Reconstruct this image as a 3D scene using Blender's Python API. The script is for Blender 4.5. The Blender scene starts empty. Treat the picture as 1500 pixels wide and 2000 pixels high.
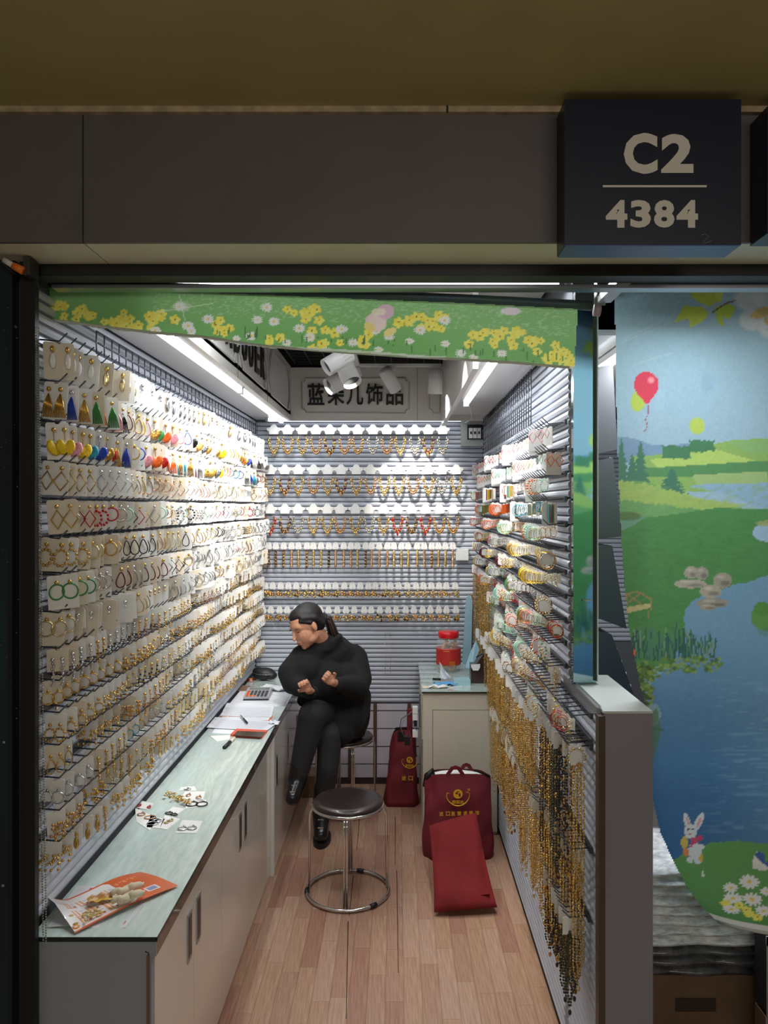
import bpy, bmesh, math, random
import numpy as np
from mathutils import Vector, Matrix, Euler
SC = bpy.context.scene
COL = SC.collection
PI = math.pi
random.seed(7)
rng = np.random.RandomState(7)
# ------------------------------------------------------------------ camera, world, lights, exposure
H = 1.75; F = 1500.0; VX, VY = 776.0, 990.0
cam = bpy.data.cameras.new('camera'); camo = bpy.data.objects.new('camera', cam); COL.objects.link(camo)
camo.location = (0, 0, H); camo.rotation_euler = (PI/2, 0, 0)
cam.sensor_fit = 'VERTICAL'; cam.sensor_height = 36; cam.sensor_width = 27; cam.lens = 27.0
cam.shift_x = (750-VX)/2000.0; cam.shift_y = -(1000-VY)/2000.0
cam.clip_start = 0.05
SC.camera = camo
w = bpy.data.worlds.new('world'); SC.world = w; w.use_nodes = True
w.node_tree.nodes['Background'].inputs[0].default_value = (0.95, 0.80, 0.60, 1)
w.node_tree.nodes['Background'].inputs[1].default_value = 0.11
SC.view_settings.view_transform = 'Standard'; SC.view_settings.look = 'None'
SC.view_settings.gamma = 1; SC.view_settings.use_curve_mapping = False
SC.view_settings.exposure = 0.0
try:
    SC.cycles.max_bounces = 6; SC.cycles.sample_clamp_indirect = 4; SC.cycles.caustics_reflective = False
    SC.cycles.caustics_refractive = False
except Exception: pass
def area(name, loc, sx, sy, power, color, rot=(0, 0, 0), spread=PI):
    l = bpy.data.lights.new(name, 'AREA'); l.shape = 'RECTANGLE'; l.size = sx; l.size_y = sy; l.energy = power
    l.color = color; l.spread = spread
    o = bpy.data.objects.new(name, l); COL.objects.link(o); o.location = loc; o.rotation_euler = rot
    return o
def spot(name, loc, target, power, angle, color, blend=0.6):
    l = bpy.data.lights.new(name, 'SPOT'); l.energy = power; l.spot_size = math.radians(angle); l.spot_blend = blend
    l.color = color; l.shadow_soft_size = 0.03
    o = bpy.data.objects.new(name, l); COL.objects.link(o); o.location = loc
    o.rotation_euler = (Vector(target)-Vector(loc)).to_track_quat('-Z', 'Y').to_euler()
    return o
WH = (0.93, 0.97, 1.0)
# corridor lighting behind the photographer
area('corridor_light', (0.7, -1.6, 2.45), 2.6, 0.6, 27, (1.0, 0.95, 0.88), (math.radians(65), 0, 0))
# ------------------------------------------------------------------ helpers
def P(px, py, d):
    return Vector(((px-VX)*d/F, d, H-(py-VY)*d/F))
def G(px, py, z=0.0):                                   # point on the horizontal plane z
    d = F*(H-z)/(py-VY)
    return Vector(((px-VX)*d/F, d, z))
def lin(c):
    c = np.asarray(c, dtype=float)/255.0
    return np.where(c <= 0.04045, c/12.92, ((c+0.055)/1.055)**2.4)
MATS = {}
def mat(name, rgb, rough=0.5, metal=0.0, noise=0.0, scale=20.0, emis=0.0, trans=0.0, bump=0.0, stretch=None, rgb2=None, coat=0.0, alpha=1.0):
    if name in MATS: return MATS[name]
    m = bpy.data.materials.new(name); m.use_nodes = True
    nt = m.node_tree; b = nt.nodes['Principled BSDF']
    c = lin(rgb); b.inputs['Base Color'].default_value = (*c, 1)
    b.inputs['Roughness'].default_value = rough; b.inputs['Metallic'].default_value = metal
    if coat: b.inputs['Coat Weight'].default_value = coat
    if alpha < 1: b.inputs['Alpha'].default_value = alpha
    if trans: b.inputs['Transmission Weight'].default_value = trans; b.inputs['IOR'].default_value = 1.3
    if emis:
        b.inputs['Emission Color'].default_value = (*c, 1); b.inputs['Emission Strength'].default_value = emis
    if noise or bump or rgb2 is not None:
        tc = nt.nodes.new('ShaderNodeTexCoord'); mp = nt.nodes.new('ShaderNodeMapping')
        nt.links.new(tc.outputs['Object'], mp.inputs[0])
        if stretch: mp.inputs['Scale'].default_value = stretch
        n = nt.nodes.new('ShaderNodeTexNoise'); n.inputs['Scale'].default_value = scale; n.inputs['Detail'].default_value = 5
        nt.links.new(mp.outputs[0], n.inputs['Vector'])
        r = nt.nodes.new('ShaderNodeValToRGB')
        if rgb2 is not None: c1, c2 = c, lin(rgb2)
        else: c1, c2 = c*(1-noise), np.minimum(c*(1+noise), 1)
        r.color_ramp.elements[0].position = 0.35; r.color_ramp.elements[1].position = 0.65
        r.color_ramp.elements[0].color = (*c1, 1); r.color_ramp.elements[1].color = (*c2, 1)
        nt.links.new(n.outputs['Fac'], r.inputs[0]); nt.links.new(r.outputs[0], b.inputs['Base Color'])
        if bump:
            bp = nt.nodes.new('ShaderNodeBump'); bp.inputs['Strength'].default_value = bump; bp.inputs['Distance'].default_value = 0.01
            nt.links.new(n.outputs['Fac'], bp.inputs['Height']); nt.links.new(bp.outputs[0], b.inputs['Normal'])
    MATS[name] = m
    return m
def print_mat(name, rough=0.45, translucent=0.0, coat=0.0):
    """colour comes from the sheet's own printed colours (mesh attribute 'print')"""
    m = bpy.data.materials.new(name); m.use_nodes = True; nt = m.node_tree
    b = nt.nodes['Principled BSDF']; b.inputs['Roughness'].default_value = rough; b.inputs['Coat Weight'].default_value = coat
    a = nt.nodes.new('ShaderNodeAttribute'); a.attribute_name = 'print'
    nt.links.new(a.outputs['Color'], b.inputs['Base Color'])
    if translucent:
        t = nt.nodes.new('ShaderNodeBsdfTranslucent'); nt.links.new(a.outputs['Color'], t.inputs[0])
        mx = nt.nodes.new('ShaderNodeMixShader'); mx.inputs[0].default_value = translucent
        nt.links.new(b.outputs[0], mx.inputs[1]); nt.links.new(t.outputs[0], mx.inputs[2])
        nt.links.new(mx.outputs[0], nt.nodes['Material Output'].inputs[0])
    MATS[name] = m
    return m
class MB:
    """collects faces of one mesh; every face carries a material slot"""
    def __init__(s): s.v = []; s.f = []; s.mi = []; s.mats = []; s.sm = []
    def slot(s, m):
        if m not in s.mats: s.mats.append(m)
        return s.mats.index(m)
    def raw(s, vs, fs, m=None, smooth=False, M=None):
        o = len(s.v); k = s.slot(m) if m else 0
        if M is not None: vs = [M @ Vector(x) for x in vs]
        s.v += [tuple(x) for x in vs]
        for f in fs: s.f.append([i+o for i in f]); s.mi.append(k); s.sm.append(smooth)
        return s
    def box(s, x0, x1, y0, y1, z0, z1, m=None, M=None):
        vs = [(x, y, z) for z in (z0, z1) for y in (y0, y1) for x in (x0, x1)]
        fs = [(0,2,3,1), (4,5,7,6), (0,1,5,4), (2,6,7,3), (0,4,6,2), (1,3,7,5)]
        return s.raw(vs, fs, m, False, M)
    def prism(s, prof, a, b, ax='y', m=None, smooth=False):
        """profile polygon extruded from a to b along ax; profile in the other two axes"""
        n = len(prof); vs = []
        for t in (a, b):
            for (p, q) in prof:
                vs.append({'x': (t, p, q), 'y': (p, t, q), 'z': (p, q, t)}[ax])
        fs = [[i, (i+1) % n, n+(i+1) % n, n+i] for i in range(n)] + [list(range(n))[::-1], [n+i for i in range(n)]]
        return s.raw(vs, fs, m, smooth)
    def tube(s, pts, r, m=None, n=6, closed=False, caps=True, smooth=True):
        pts = [Vector(p) for p in pts]; N = len(pts)
        rs = r if isinstance(r, (list, tuple)) else [r]*N
        vs = []; up = None
        for i, p in enumerate(pts):
            if closed: t = pts[(i+1) % N]-pts[i-1]
            else: t = pts[min(i+1, N-1)]-pts[max(i-1, 0)]
            t = t.normalized() if t.length > 1e-9 else Vector((0, 0, 1))
            if up is None:
                up = Vector((0, 0, 1)) if abs(t.z) < 0.9 else Vector((1, 0, 0))
            a = t.cross(up)
            if a.length < 1e-5: a = t.cross(Vector((0.3, 1, 0.2)))
            a.normalize(); bb = a.cross(t); up = bb
            for k in range(n):
                an = 2*PI*k/n
                vs.append(p+(a*math.cos(an)+bb*math.sin(an))*rs[i])
        fs = []
        for i in range(N if closed else N-1):
            j = (i+1) % N
            for k in range(n): fs.append([i*n+k, i*n+(k+1) % n, j*n+(k+1) % n, j*n+k])
        if caps and not closed:
            fs.append(list(range(n))[::-1]); fs.append([(N-1)*n+k for k in range(n)])
        return s.raw(vs, fs, m, smooth)
    def lathe(s, prof, c=(0, 0, 0), n=24, m=None, axis='z', smooth=True, M=None):
        vs = []; c = Vector(c)
        for (r, h) in prof:
            for k in range(n):
                a = 2*PI*k/n; u, v = r*math.cos(a), r*math.sin(a)
                vs.append(c+Vector({'z': (u, v, h), 'y': (u, h, v), 'x': (h, u, v)}[axis]))
        L = len(prof); fs = []
        for i in range(L-1):
            for k in range(n): fs.append([i*n+k, i*n+(k+1) % n, (i+1)*n+(k+1) % n, (i+1)*n+k])
        fs.append(list(range(n))[::-1]); fs.append([(L-1)*n+k for k in range(n)])
        return s.raw(vs, fs, m, smooth, M)
    def ell(s, c, r, m=None, nu=8, nv=5, M=None, basis=None):
        c = Vector(c); r = (r, r, r) if not hasattr(r, '__len__') else r
        B = basis or (Vector((1,0,0)), Vector((0,1,0)), Vector((0,0,1)))
        vs = [c+B[2]*r[2]]
        for i in range(1, nv):
            t = PI*i/nv
            for k in range(nu):
                a = 2*PI*k/nu
                vs.append(c+B[0]*(r[0]*math.sin(t)*math.cos(a))+B[1]*(r[1]*math.sin(t)*math.sin(a))+B[2]*(r[2]*math.cos(t)))
        vs.append(c-B[2]*r[2]); fs = []
        for k in range(nu): fs.append([0, 1+k, 1+(k+1) % nu])
        for i in range(nv-2):
            for k in range(nu):
                a, b2 = 1+i*nu+k, 1+i*nu+(k+1) % nu
                fs.append([a, a+nu, b2+nu, b2])
        L = len(vs)-1; o = 1+(nv-2)*nu
        for k in range(nu): fs.append([L, o+(k+1) % nu, o+k])
        return s.raw(vs, fs, m, True, M)
    def ring(s, c, R, r, m=None, n=14, k=4, plane='xz', sx=1.0, sz=1.0):
        c = Vector(c); pts = []
        for i in range(n):
            a = 2*PI*i/n; u, v = R*sx*math.cos(a), R*sz*math.sin(a)
            pts.append(c+Vector({'xz': (u, 0, v), 'yz': (0, u, v), 'xy': (u, v, 0)}[plane]))
        return s.tube(pts, r, m, n=k, closed=True)
    def mesh(s, name):
        me = bpy.data.meshes.new(name); me.from_pydata(s.v, [], s.f)
        for m in s.mats: me.materials.append(m)
        me.polygons.foreach_set('material_index', s.mi); me.polygons.foreach_set('use_smooth', s.sm)
        me.update(); return me
    def obj(s, name, parent=None, loc=None, rot=None):
        return put(name, s.mesh(name), parent, loc, rot)
def put(name, me, parent=None, loc=None, rot=None):
    o = bpy.data.objects.new(name, me); COL.objects.link(o)
    if parent is not None: o.parent = parent
    if loc is not None: o.location = loc
    if rot is not None: o.rotation_euler = rot
    return o
def tag(o, label=None, cat=None, group=None, kind=None):
    if label: o['label'] = label
    if cat: o['category'] = cat
    if group: o['group'] = group
    if kind: o['kind'] = kind
    return o
def thing(name, label, cat, loc=(0, 0, 0), rot=None, group=None):
    o = bpy.data.objects.new(name, None); COL.objects.link(o); o.location = loc
    o.empty_display_size = 0.05
    if rot: o.rotation_euler = rot
    return tag(o, label, cat, group)
def struct(o): o['kind'] = 'structure'; return o
def sbox(name, m, *b, parent=None):
    o = MB().box(*b, m=m).obj(name, parent)
    if parent is None: struct(o)
    return o
def smooth_all(o):
    for p in o.data.polygons: p.use_smooth = True
def remesh(name, mb, voxel, m, iters=3, parent=None):
    o = put('tmp', mb.mesh('tmp'))
    r = o.modifiers.new('r', 'REMESH'); r.mode = 'VOXEL'; r.voxel_size = voxel; r.use_smooth_shade = True
    if iters:
        q = o.modifiers.new('s', 'SMOOTH'); q.factor = 0.5; q.iterations = iters
    bpy.context.view_layer.update()
    dg = bpy.context.evaluated_depsgraph_get()
    me = bpy.data.meshes.new_from_object(o.evaluated_get(dg)); me.name = name
    bpy.data.objects.remove(o); me.materials.clear(); me.materials.append(m)
    for p in me.polygons: p.material_index = 0; p.use_smooth = True
    return put(name, me, parent)
def cap(mb, p, q, r1, r2, n=12):
    """tapered capsule with round ends"""
    p, q = Vector(p), Vector(q); t = (q-p); L = max(t.length, 1e-5); t = t/L
    pts = []; rs = []
    for i in range(1, 5):
        a = PI/2*i/4; pts.append(p-t*r1*math.cos(a)); rs.append(max(r1*math.sin(a), 1e-4))
    for i in range(4, 0, -1):
        a = PI/2*i/4; pts.append(q+t*r2*math.cos(a)); rs.append(max(r2*math.sin(a), 1e-4))
    mb.tube(pts, rs, n=n); return mb
def chain_caps(mb, pts, rs):
    for a, b, r, q in zip(pts[:-1], pts[1:], rs[:-1], rs[1:]): cap(mb, a, b, r, q)
def text_mesh(name, body, wd, ht, m, bold=0.0, depth=0.002, serif=False):
    c = bpy.data.curves.new('t', 'FONT'); c.body = body; c.size = 1; c.offset = bold; c.extrude = 0.01
    c.resolution_u = 3
    o = bpy.data.objects.new('t', c); COL.objects.link(o)
    bpy.context.view_layer.update()
    me = bpy.data.meshes.new_from_object(o.evaluated_get(bpy.context.evaluated_depsgraph_get()))
    bpy.data.objects.remove(o)
    n = len(me.vertices); co = np.zeros(n*3); me.vertices.foreach_get('co', co); co = co.reshape(-1, 3)
    lo, hi = co.min(0), co.max(0); sz = np.maximum(hi-lo, 1e-6)
    q = (co-lo)/sz-0.5
    out = np.stack([q[:, 0]*wd, -q[:, 2]*depth, q[:, 1]*ht], 1)
    me.vertices.foreach_set('co', out.ravel()); me.materials.clear(); me.materials.append(m); me.name = name
    for p in me.polygons: p.material_index = 0
    me.update(); return me
ORD = ['zeroth','first','second','third','fourth','fifth','sixth','seventh','eighth','ninth','tenth','11th','12th','13th','14th','15th','16th','17th','18th','19th','20th','21st','22nd','23rd'] + ['%dth' % i if i % 10 not in (1, 2, 3) else '%d%s' % (i, {1:'st',2:'nd',3:'rd'}[i % 10]) for i in range(24, 80)]
# ------------------------------------------------------------------ materials
M_white = mat('white_laminate', (228, 228, 226), 0.35, coat=0.2)
M_slat = mat('slat_grey', (188, 192, 202), 0.38)
M_groove = mat('groove_grey', (92, 94, 100), 0.6)
M_alu = mat('aluminium', (180, 182, 185), 0.3, 0.9)
M_steel = mat('chrome', (215, 215, 215), 0.12, 1.0)
M_hook = mat('hook_steel', (92, 95, 102), 0.35, 0.8)
M_black = mat('black_paint', (16, 16, 18), 0.5)
M_blackgrid = mat('ceiling_black', (10, 10, 12), 0.8)
M_beam = mat('beam_grey', (94, 88, 88), 0.45, noise=0.05, scale=6)
M_ceil = mat('corridor_ceiling', (176, 160, 104), 0.7, noise=0.08, scale=3)
M_trim = mat('trim_cream', (170, 150, 118), 0.6, noise=0.25, scale=30)
M_greyp = mat('partition_grey', (134, 130, 140), 0.45, noise=0.03, scale=4)
M_brown = mat('partition_edge_brown', (74, 58, 46), 0.5, noise=0.2, scale=8)
M_gold = mat('gold', (222, 178, 92), 0.27, 0.8)
M_gold2 = mat('pale_gold', (234, 210, 156), 0.24, 0.8)
M_silver = mat('silver', (222, 224, 228), 0.2, 1.0)
M_rose = mat('rose_gold', (224, 168, 136), 0.25, 0.8)
M_card = mat('card_white', (238, 236, 232), 0.6)
M_card2 = mat('card_cream', (226, 214, 194), 0.6)
M_clear = mat('clear_bag', (215, 215, 210), 0.15, alpha=0.35)
CM = {'gold': M_gold, 'pale gold': M_gold2, 'silver': M_silver, 'rose gold': M_rose,
      'red': mat('bead_red', (176, 26, 30), 0.25), 'orange': mat('bead_orange', (226, 100, 30), 0.35),
      'yellow': mat('bead_yellow', (240, 200, 30), 0.35), 'blue': mat('bead_blue', (30, 60, 160), 0.3),
      'teal': mat('bead_teal', (30, 140, 160), 0.3), 'green': mat('bead_green', (60, 140, 70), 0.3),
      'mint': mat('bead_mint', (160, 208, 180), 0.3), 'pink': mat('bead_pink', (230, 150, 160), 0.35),
      'black': mat('bead_black', (18, 18, 20), 0.2), 'pearl white': mat('bead_pearl', (240, 236, 226), 0.2, coat=0.5),
      'brown': mat('bead_brown', (90, 50, 28), 0.3), 'burgundy': mat('bead_burgundy', (92, 16, 26), 0.35)}
# ------------------------------------------------------------------ the room shell
XL, XR, YB = -0.894, 0.54, 4.86
ZS = 2.30                                                # underside of the side soffits
M_corr = mat('corridor_floor', (196, 190, 178), 0.35, noise=0.06, scale=5)
sbox('floor_corridor', M_corr, -2.2, 2.4, -2.5, 1.80, -0.05, 0.0)
fl = sbox('floor', mat('floor_base', (60, 45, 38), 0.7), XL-0.06, 0.70, 1.80, YB+0.1, -0.05, -0.006)
wood = [mat('oak_%s' % n, c, 0.38, stretch=(22, 1.2, 1), scale=7, rgb2=c2, bump=0.03) for n, c, c2 in
        (('pale', (170, 132, 108), (188, 154, 132)), ('tan', (158, 118, 94), (178, 140, 118)),
         ('rosy', (150, 106, 86), (170, 128, 108)), ('honey', (164, 124, 96), (184, 148, 122)))]
pw = 0.0655; protos = {}
for i in range(22):
    x0 = XL+i*pw; y = 1.82-random.random()*0.4
    while y < YB:
        L = random.choice((0.32, 0.42, 0.5, 0.38)); y1 = min(y+L, YB)
        yy = max(y, 1.81)
        if y1-yy > 0.02 and x0+pw*0.5 > -0.66 and x0 < 0.54:
            key = (random.randrange(4), round(y1-yy, 3))
            if key not in protos:
                protos[key] = MB().box(0.0004, pw-0.0004, 0.0004, key[1]-0.0004, -0.006, 0.0, m=wood[key[0]]).mesh('plank')
            put('plank', protos[key], fl, (x0, yy, 0))
        y = y1
M_crack = mat('floor_crack', (58, 38, 28), 0.9)
k = MB()
for (a, b) in (((702, 1600), (697, 1660)), ((772, 1595), (772, 1690)), ((690, 1710), (682, 1790)), ((680, 1800), (676, 1990)), ((775, 1700), (778, 1900))):
    p, q = G(*a), G(*b); k.raw([p+Vector((-.0022, 0, .0004)), p+Vector((.0022, 0, .0004)), q+Vector((.0012, 0, .0004)), q+Vector((-.0012, 0, .0004))], [(0, 1, 2, 3)], M_crack)
tag(k.obj('crack', fl), 'dark lifted seam between floor planks')
# slatted walls ------------------------------------------------------------
PITCH = 0.0282
def slat_mesh(L, axis, sgn):
    """one slat; front profile leans out by sgn along the wall normal"""
    pr = [(0, 0.001), (0, 0.0255), (0.005*sgn, 0.0255), (0.0115*sgn, 0.0195), (0.0125*sgn, 0.012), (0.009*sgn, 0.003)]
    b = MB()
    if axis == 'y': b.prism(pr, 0, L, 'y', M_slat)
    else: b.prism([(-p, q) for p, q in pr], 0, L, 'x', M_slat)
    return b.mesh('slat')
def slat_wall(name, body, axis, sgn, L, loc, z0, z1):
    o = sbox(name, M_groove, *body)
    me = slat_mesh(L, axis, sgn); z = z0
    while z+PITCH <= z1+1e-6:
        put('slat', me, o, (loc[0], loc[1], z)); z += PITCH
    return o
wl = slat_wall('wall_left', (XL-0.07, XL-0.0125, 1.86, YB+0.05, 0, 2.62), 'y', 1, YB-1.88, (XL-0.0125, 1.87), 0.72, 2.30)
wr = slat_wall('wall_right', (XR+0.0125, XR+0.078, 2.42, YB+0.05, 0, 2.62), 'y', -1, YB-2.44, (XR+0.0125, 2.43), 0.03, 2.30)
wb = slat_wall('wall_back', (XL-0.0125, XR+0.0125, YB+0.0125, YB+0.06, 0, 2.62), 'x', 1, XR-XL, (XL, YB+0.0125), 0.513, 2.29)
# panelled skirting below the back slats
M_panel = mat('skirting_panel', (196, 190, 200), 0.35, noise=0.03, scale=10)
M_bar = mat('batten_brown', (86, 60, 50), 0.5)
M_dark = mat('joint_dark', (40, 30, 30), 0.6)
zs = [0.0, 0.035, 0.123, 0.233, 0.347, 0.46, 0.505]
xs = [XL, -0.30, -0.14, 0.075, XR]
for i in range(len(zs)-1):
    for j in range(len(xs)-1):
        if i == 0: continue
        MB().box(xs[j]+0.006, xs[j+1]-0.006, YB-0.002, YB+0.0125, zs[i]+0.004, zs[i+1]-0.004, m=M_panel).obj('panel', wb)
for x in xs[1:4]:
    MB().box(x-0.011, x+0.011, YB-0.010, YB+0.0125, 0.03, 0.505, m=M_bar).obj('batten', wb)
struct(MB().box(XL, XR, YB-0.008, YB+0.012, 0.0, 0.035, m=M_dark).obj('baseboard_back'))
# half wall at the shopfront, on the side opposite the counter
hw = sbox('wall_half', M_greyp, 0.5525, 0.682, 2.075, 2.50, 0, 1.197)
me = slat_mesh(0.40, 'y', -1)
for i in range(41): put('slat', me, hw, (XR+0.0125, 2.085, 0.03+i*PITCH))
MB().box(0.538, 0.556, 2.052, 2.085, 0, 1.19, m=M_brown).obj('edge_board', hw)
MB().box(0.556, 0.684, 2.055, 2.076, 0, 1.197, m=M_greyp).obj('end_board', hw)
M_cap = mat('cap_white', (196, 200, 196), 0.35)
cb = MB(); cb.box(0.552, 0.684, 2.055, 2.50, 1.197, 1.203, m=M_cap); cb.obj('cap_board', hw)
cb = MB(); cb.box(0.540, 0.546, 2.08, 2.50, 1.18, 1.206, m=M_alu); cb.box(0.546, 0.552, 2.08, 2.50, 1.19, 1.210, m=M_alu); cb.obj('cap_strip', hw)
# mirror post
post = sbox('trim_1', M_alu, 0.5525, 0.6175, 2.385, 2.415, 1.203, 2.42)
M_mirror = mat('mirror_steel', (150, 170, 172), 0.08, 1.0, noise=0.06, scale=3)
mb = MB(); mb.raw([(0.540, 2.355, 1.203), (0.6175, 2.383, 1.203), (0.6175, 2.383, 2.36), (0.540, 2.355, 2.36), (0.540, 2.384, 1.203), (0.6175, 2.385, 1.203), (0.6175, 2.385, 2.36), (0.540, 2.384, 2.36)],
       [(0,1,2,3), (5,4,7,6), (4,0,3,7), (1,5,6,2), (3,2,6,7), (4,5,1,0)], M_mirror)
mb.obj('mirror_face', post)
t_ = put('lettering', text_mesh('lettering', '中国联通', 0.030, 0.006, mat('print_white', (220, 220, 215), 0.5)), post, (0.585, 2.3675, 1.462), (0, 0, math.radians(20)))
t_['label'] = 'small pale lettering on the mirrored post'
MB().box(0.6175, 0.6205, 2.37, 2.40, 1.21, 2.34, m=mat('post_bright_edge', (235, 238, 240), 0.3)).obj('edge_strip', post)
# soffits and fascias
sbox('ceiling', M_blackgrid, XL-0.05, 0.70, 1.9, YB+0.05, 2.66, 2.70)
g = MB()
for i in range(34): g.box(XL, XR, 1.95+i*0.088, 1.958+i*0.088, 2.60, 2.625, m=mat('grid_dark', (26, 26, 28), 0.6))
for i in range(16): g.box(XL+i*0.095, XL+i*0.095+0.008, 1.95, YB, 2.60, 2.625, m=mat('grid_dark', (26, 26, 28), 0.6))
struct(g.obj('ceiling_grid'))
M_fascia = mat('fascia_white', (236, 233, 228), 0.32, coat=0.15)
sbox('ceiling_soffit_left', M_fascia, XL, -0.638, 2.06, YB, ZS, ZS+0.02)
sbox('ceiling_soffit_back', M_fascia, -0.60, XR, 4.612, YB, ZS+.022, ZS+0.04)
sbox('ceiling_soffit_right', M_fascia, 0.27, XR, 2.7, 4.60, ZS, ZS+0.02)
sbox('ceiling_soffit_front', M_fascia, -0.60, 0.54, 1.93, 3.30, 2.535, 2.56)
ff = sbox('trim_2', M_fascia, 0.265, 0.285, 2.7, 4.60, 2.235, 2.595)
fl_ = sbox('trim_3', M_fascia, -0.655, -0.638, 2.06, 4.60, 2.265, 2.59)
fb = sbox('trim_4', M_fascia, -0.655, 0.54, 4.60, 4.612, 2.265, 2.585)
M_mould = mat('moulding', (206, 204, 200), 0.3)
def octo(x0, x1, z0, z1, c=0.03, k=0.012):
    return [(x0+c, z0), (x1-c, z0), (x1-c, z0+k), (x1-k, z0+c), (x1, z0+c), (x1, z1-c), (x1-k, z1-c), (x1-c, z1-k), (x1-c, z1), (x0+c, z1), (x0+c, z1-k), (x0+k, z1-c), (x0, z1-c), (x0, z0+c), (x0+k, z0+c), (x0+c, z0+k)]
def zed(py, d): return H-(py-VY)*d/F
def xed(px, d): return (px-VX)*d/F
for (a, b) in ((589, 799), (838, 960)):
    x0, x1 = xed(a, 4.59), min(xed(b, 4.59), 0.55)
    pts = [(x, 4.597, z) for x, z in octo(x0, x1, zed(806, 4.59), zed(738, 4.59), 0.022)]
    if a > 800: pts = [(min(p[0], 0.255), p[1], p[2]) for p in pts]
    MB().tube(pts, 0.0045, M_mould, n=4, closed=True).obj('moulding', fb)
MB().box(xed(815, 4.6)-0.001, xed(815, 4.6)+0.001, 4.597, 4.601, 2.265, 2.585, m=M_groove).obj('joint', fb)
for (ya, yb_) in ((2.50, 3.04), (3.10, 3.72), (3.82, 4.52)):
    pts = [(-0.634, y, z) for y, z in octo(ya, yb_, 2.315, 2.545, 0.05, 0.02)]
    MB().tube(pts, 0.005, M_mould, n=4, closed=True).obj('moulding', fl_)
for yj in (3.07, 3.77): MB().box(-0.639, -0.6365, yj-0.001, yj+0.001, 2.265, 2.59, m=M_groove).obj('joint', fl_)
M_ink = mat('sign_black', (22, 20, 20), 0.4)
# shop sign characters on the back fascia
sg = thing('shop_sign', 'black raised Chinese shop name on the white back fascia', 'sign', (xed(694, 4.59), 4.59, zed(770, 4.59)))
for ch, px in zip('蓝朵儿饰品', (617, 656, 693, 731, 771)):
    put('character', text_mesh('character', ch, 33*4.59/F, 42*4.59/F, M_ink, bold=0.014, depth=0.012), sg, (xed(px, 4.59)-xed(694, 4.59), 0.0035, 0))
sl = thing('side_sign', 'black raised Latin letters on the fascia above the long counter', 'sign', (-0.636, 3.3, 2.43))
yy = 2.60
for ch in 'LANDUOER':
    put('letter', text_mesh('letter', ch, 0.095, 0.15, M_ink, bold=0.012, depth=0.008), sl, (0.003, yy-3.3, 0.0), (0, 0, PI/2)); yy += 0.145
# tubes -------------------------------------------------------------------
M_tube = mat('tube_glow', (240, 246, 255), 0.4, emis=4.0)
def tube_light(loc, L, axis, label, power, single=False):
    t = thing('tube_light', label, 'tube light', loc, (0, 0, 0 if axis == 'x' else PI/2), 'fluorescent tube battens')
    MB().box(-L/2, L/2, -0.018, 0.018, 0.0, 0.022, m=M_white).obj('batten', t)
    MB().tube([(-L/2+0.01, 0, -0.013), (L/2-0.01, 0, -0.013)], 0.012, M_tube, n=10).obj('tube', t)
    for sx in (-1, 1): MB().box(sx*L/2-0.008, sx*L/2+0.008, -0.014, 0.014, -0.026, 0.004, m=M_alu).obj('end_cap', t)
    a = area('tube_glow', Vector(loc)+Vector((0, 0, -0.028)), L*0.97 if axis == 'x' else 0.03, 0.03 if axis == 'x' else L*0.97, power, WH)
    return t
tube_light((-0.072, 2.48, 2.49), 1.2, 'x', 'white tube light across the front ceiling above the green blind', 9)
tube_light((-0.70, 4.02, 2.278), 1.2, 'y', 'white tube light under soffit above counter, deeper of the two', 6.5)
tube_light((-0.70, 2.80, 2.278), 1.2, 'y', 'white tube light under soffit above counter, nearer the shopfront', 5.5)
tube_light((0.345, 3.25, 2.278), 1.2, 'y', 'white tube light under soffit above the bracelet wall', 8.5)
tube_light((-0.20, 4.72, 2.300), 1.2, 'x', 'white tube light tucked behind the shop sign fascia', 1.5)
# cable from the right tube to the breaker box
cb = MB().tube([P(915, 792, 4.0)+Vector((0, 0, 0)), P(922, 805, 4.2), P(922, 818, 4.5), P(908, 826, 4.78), P(915, 828, 4.81), P(930, 836, 4.82)], 0.004, M_white, n=6).obj('cable')
tag(cb, 'white cable looping from tube light to the breaker box', 'cable')
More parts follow.
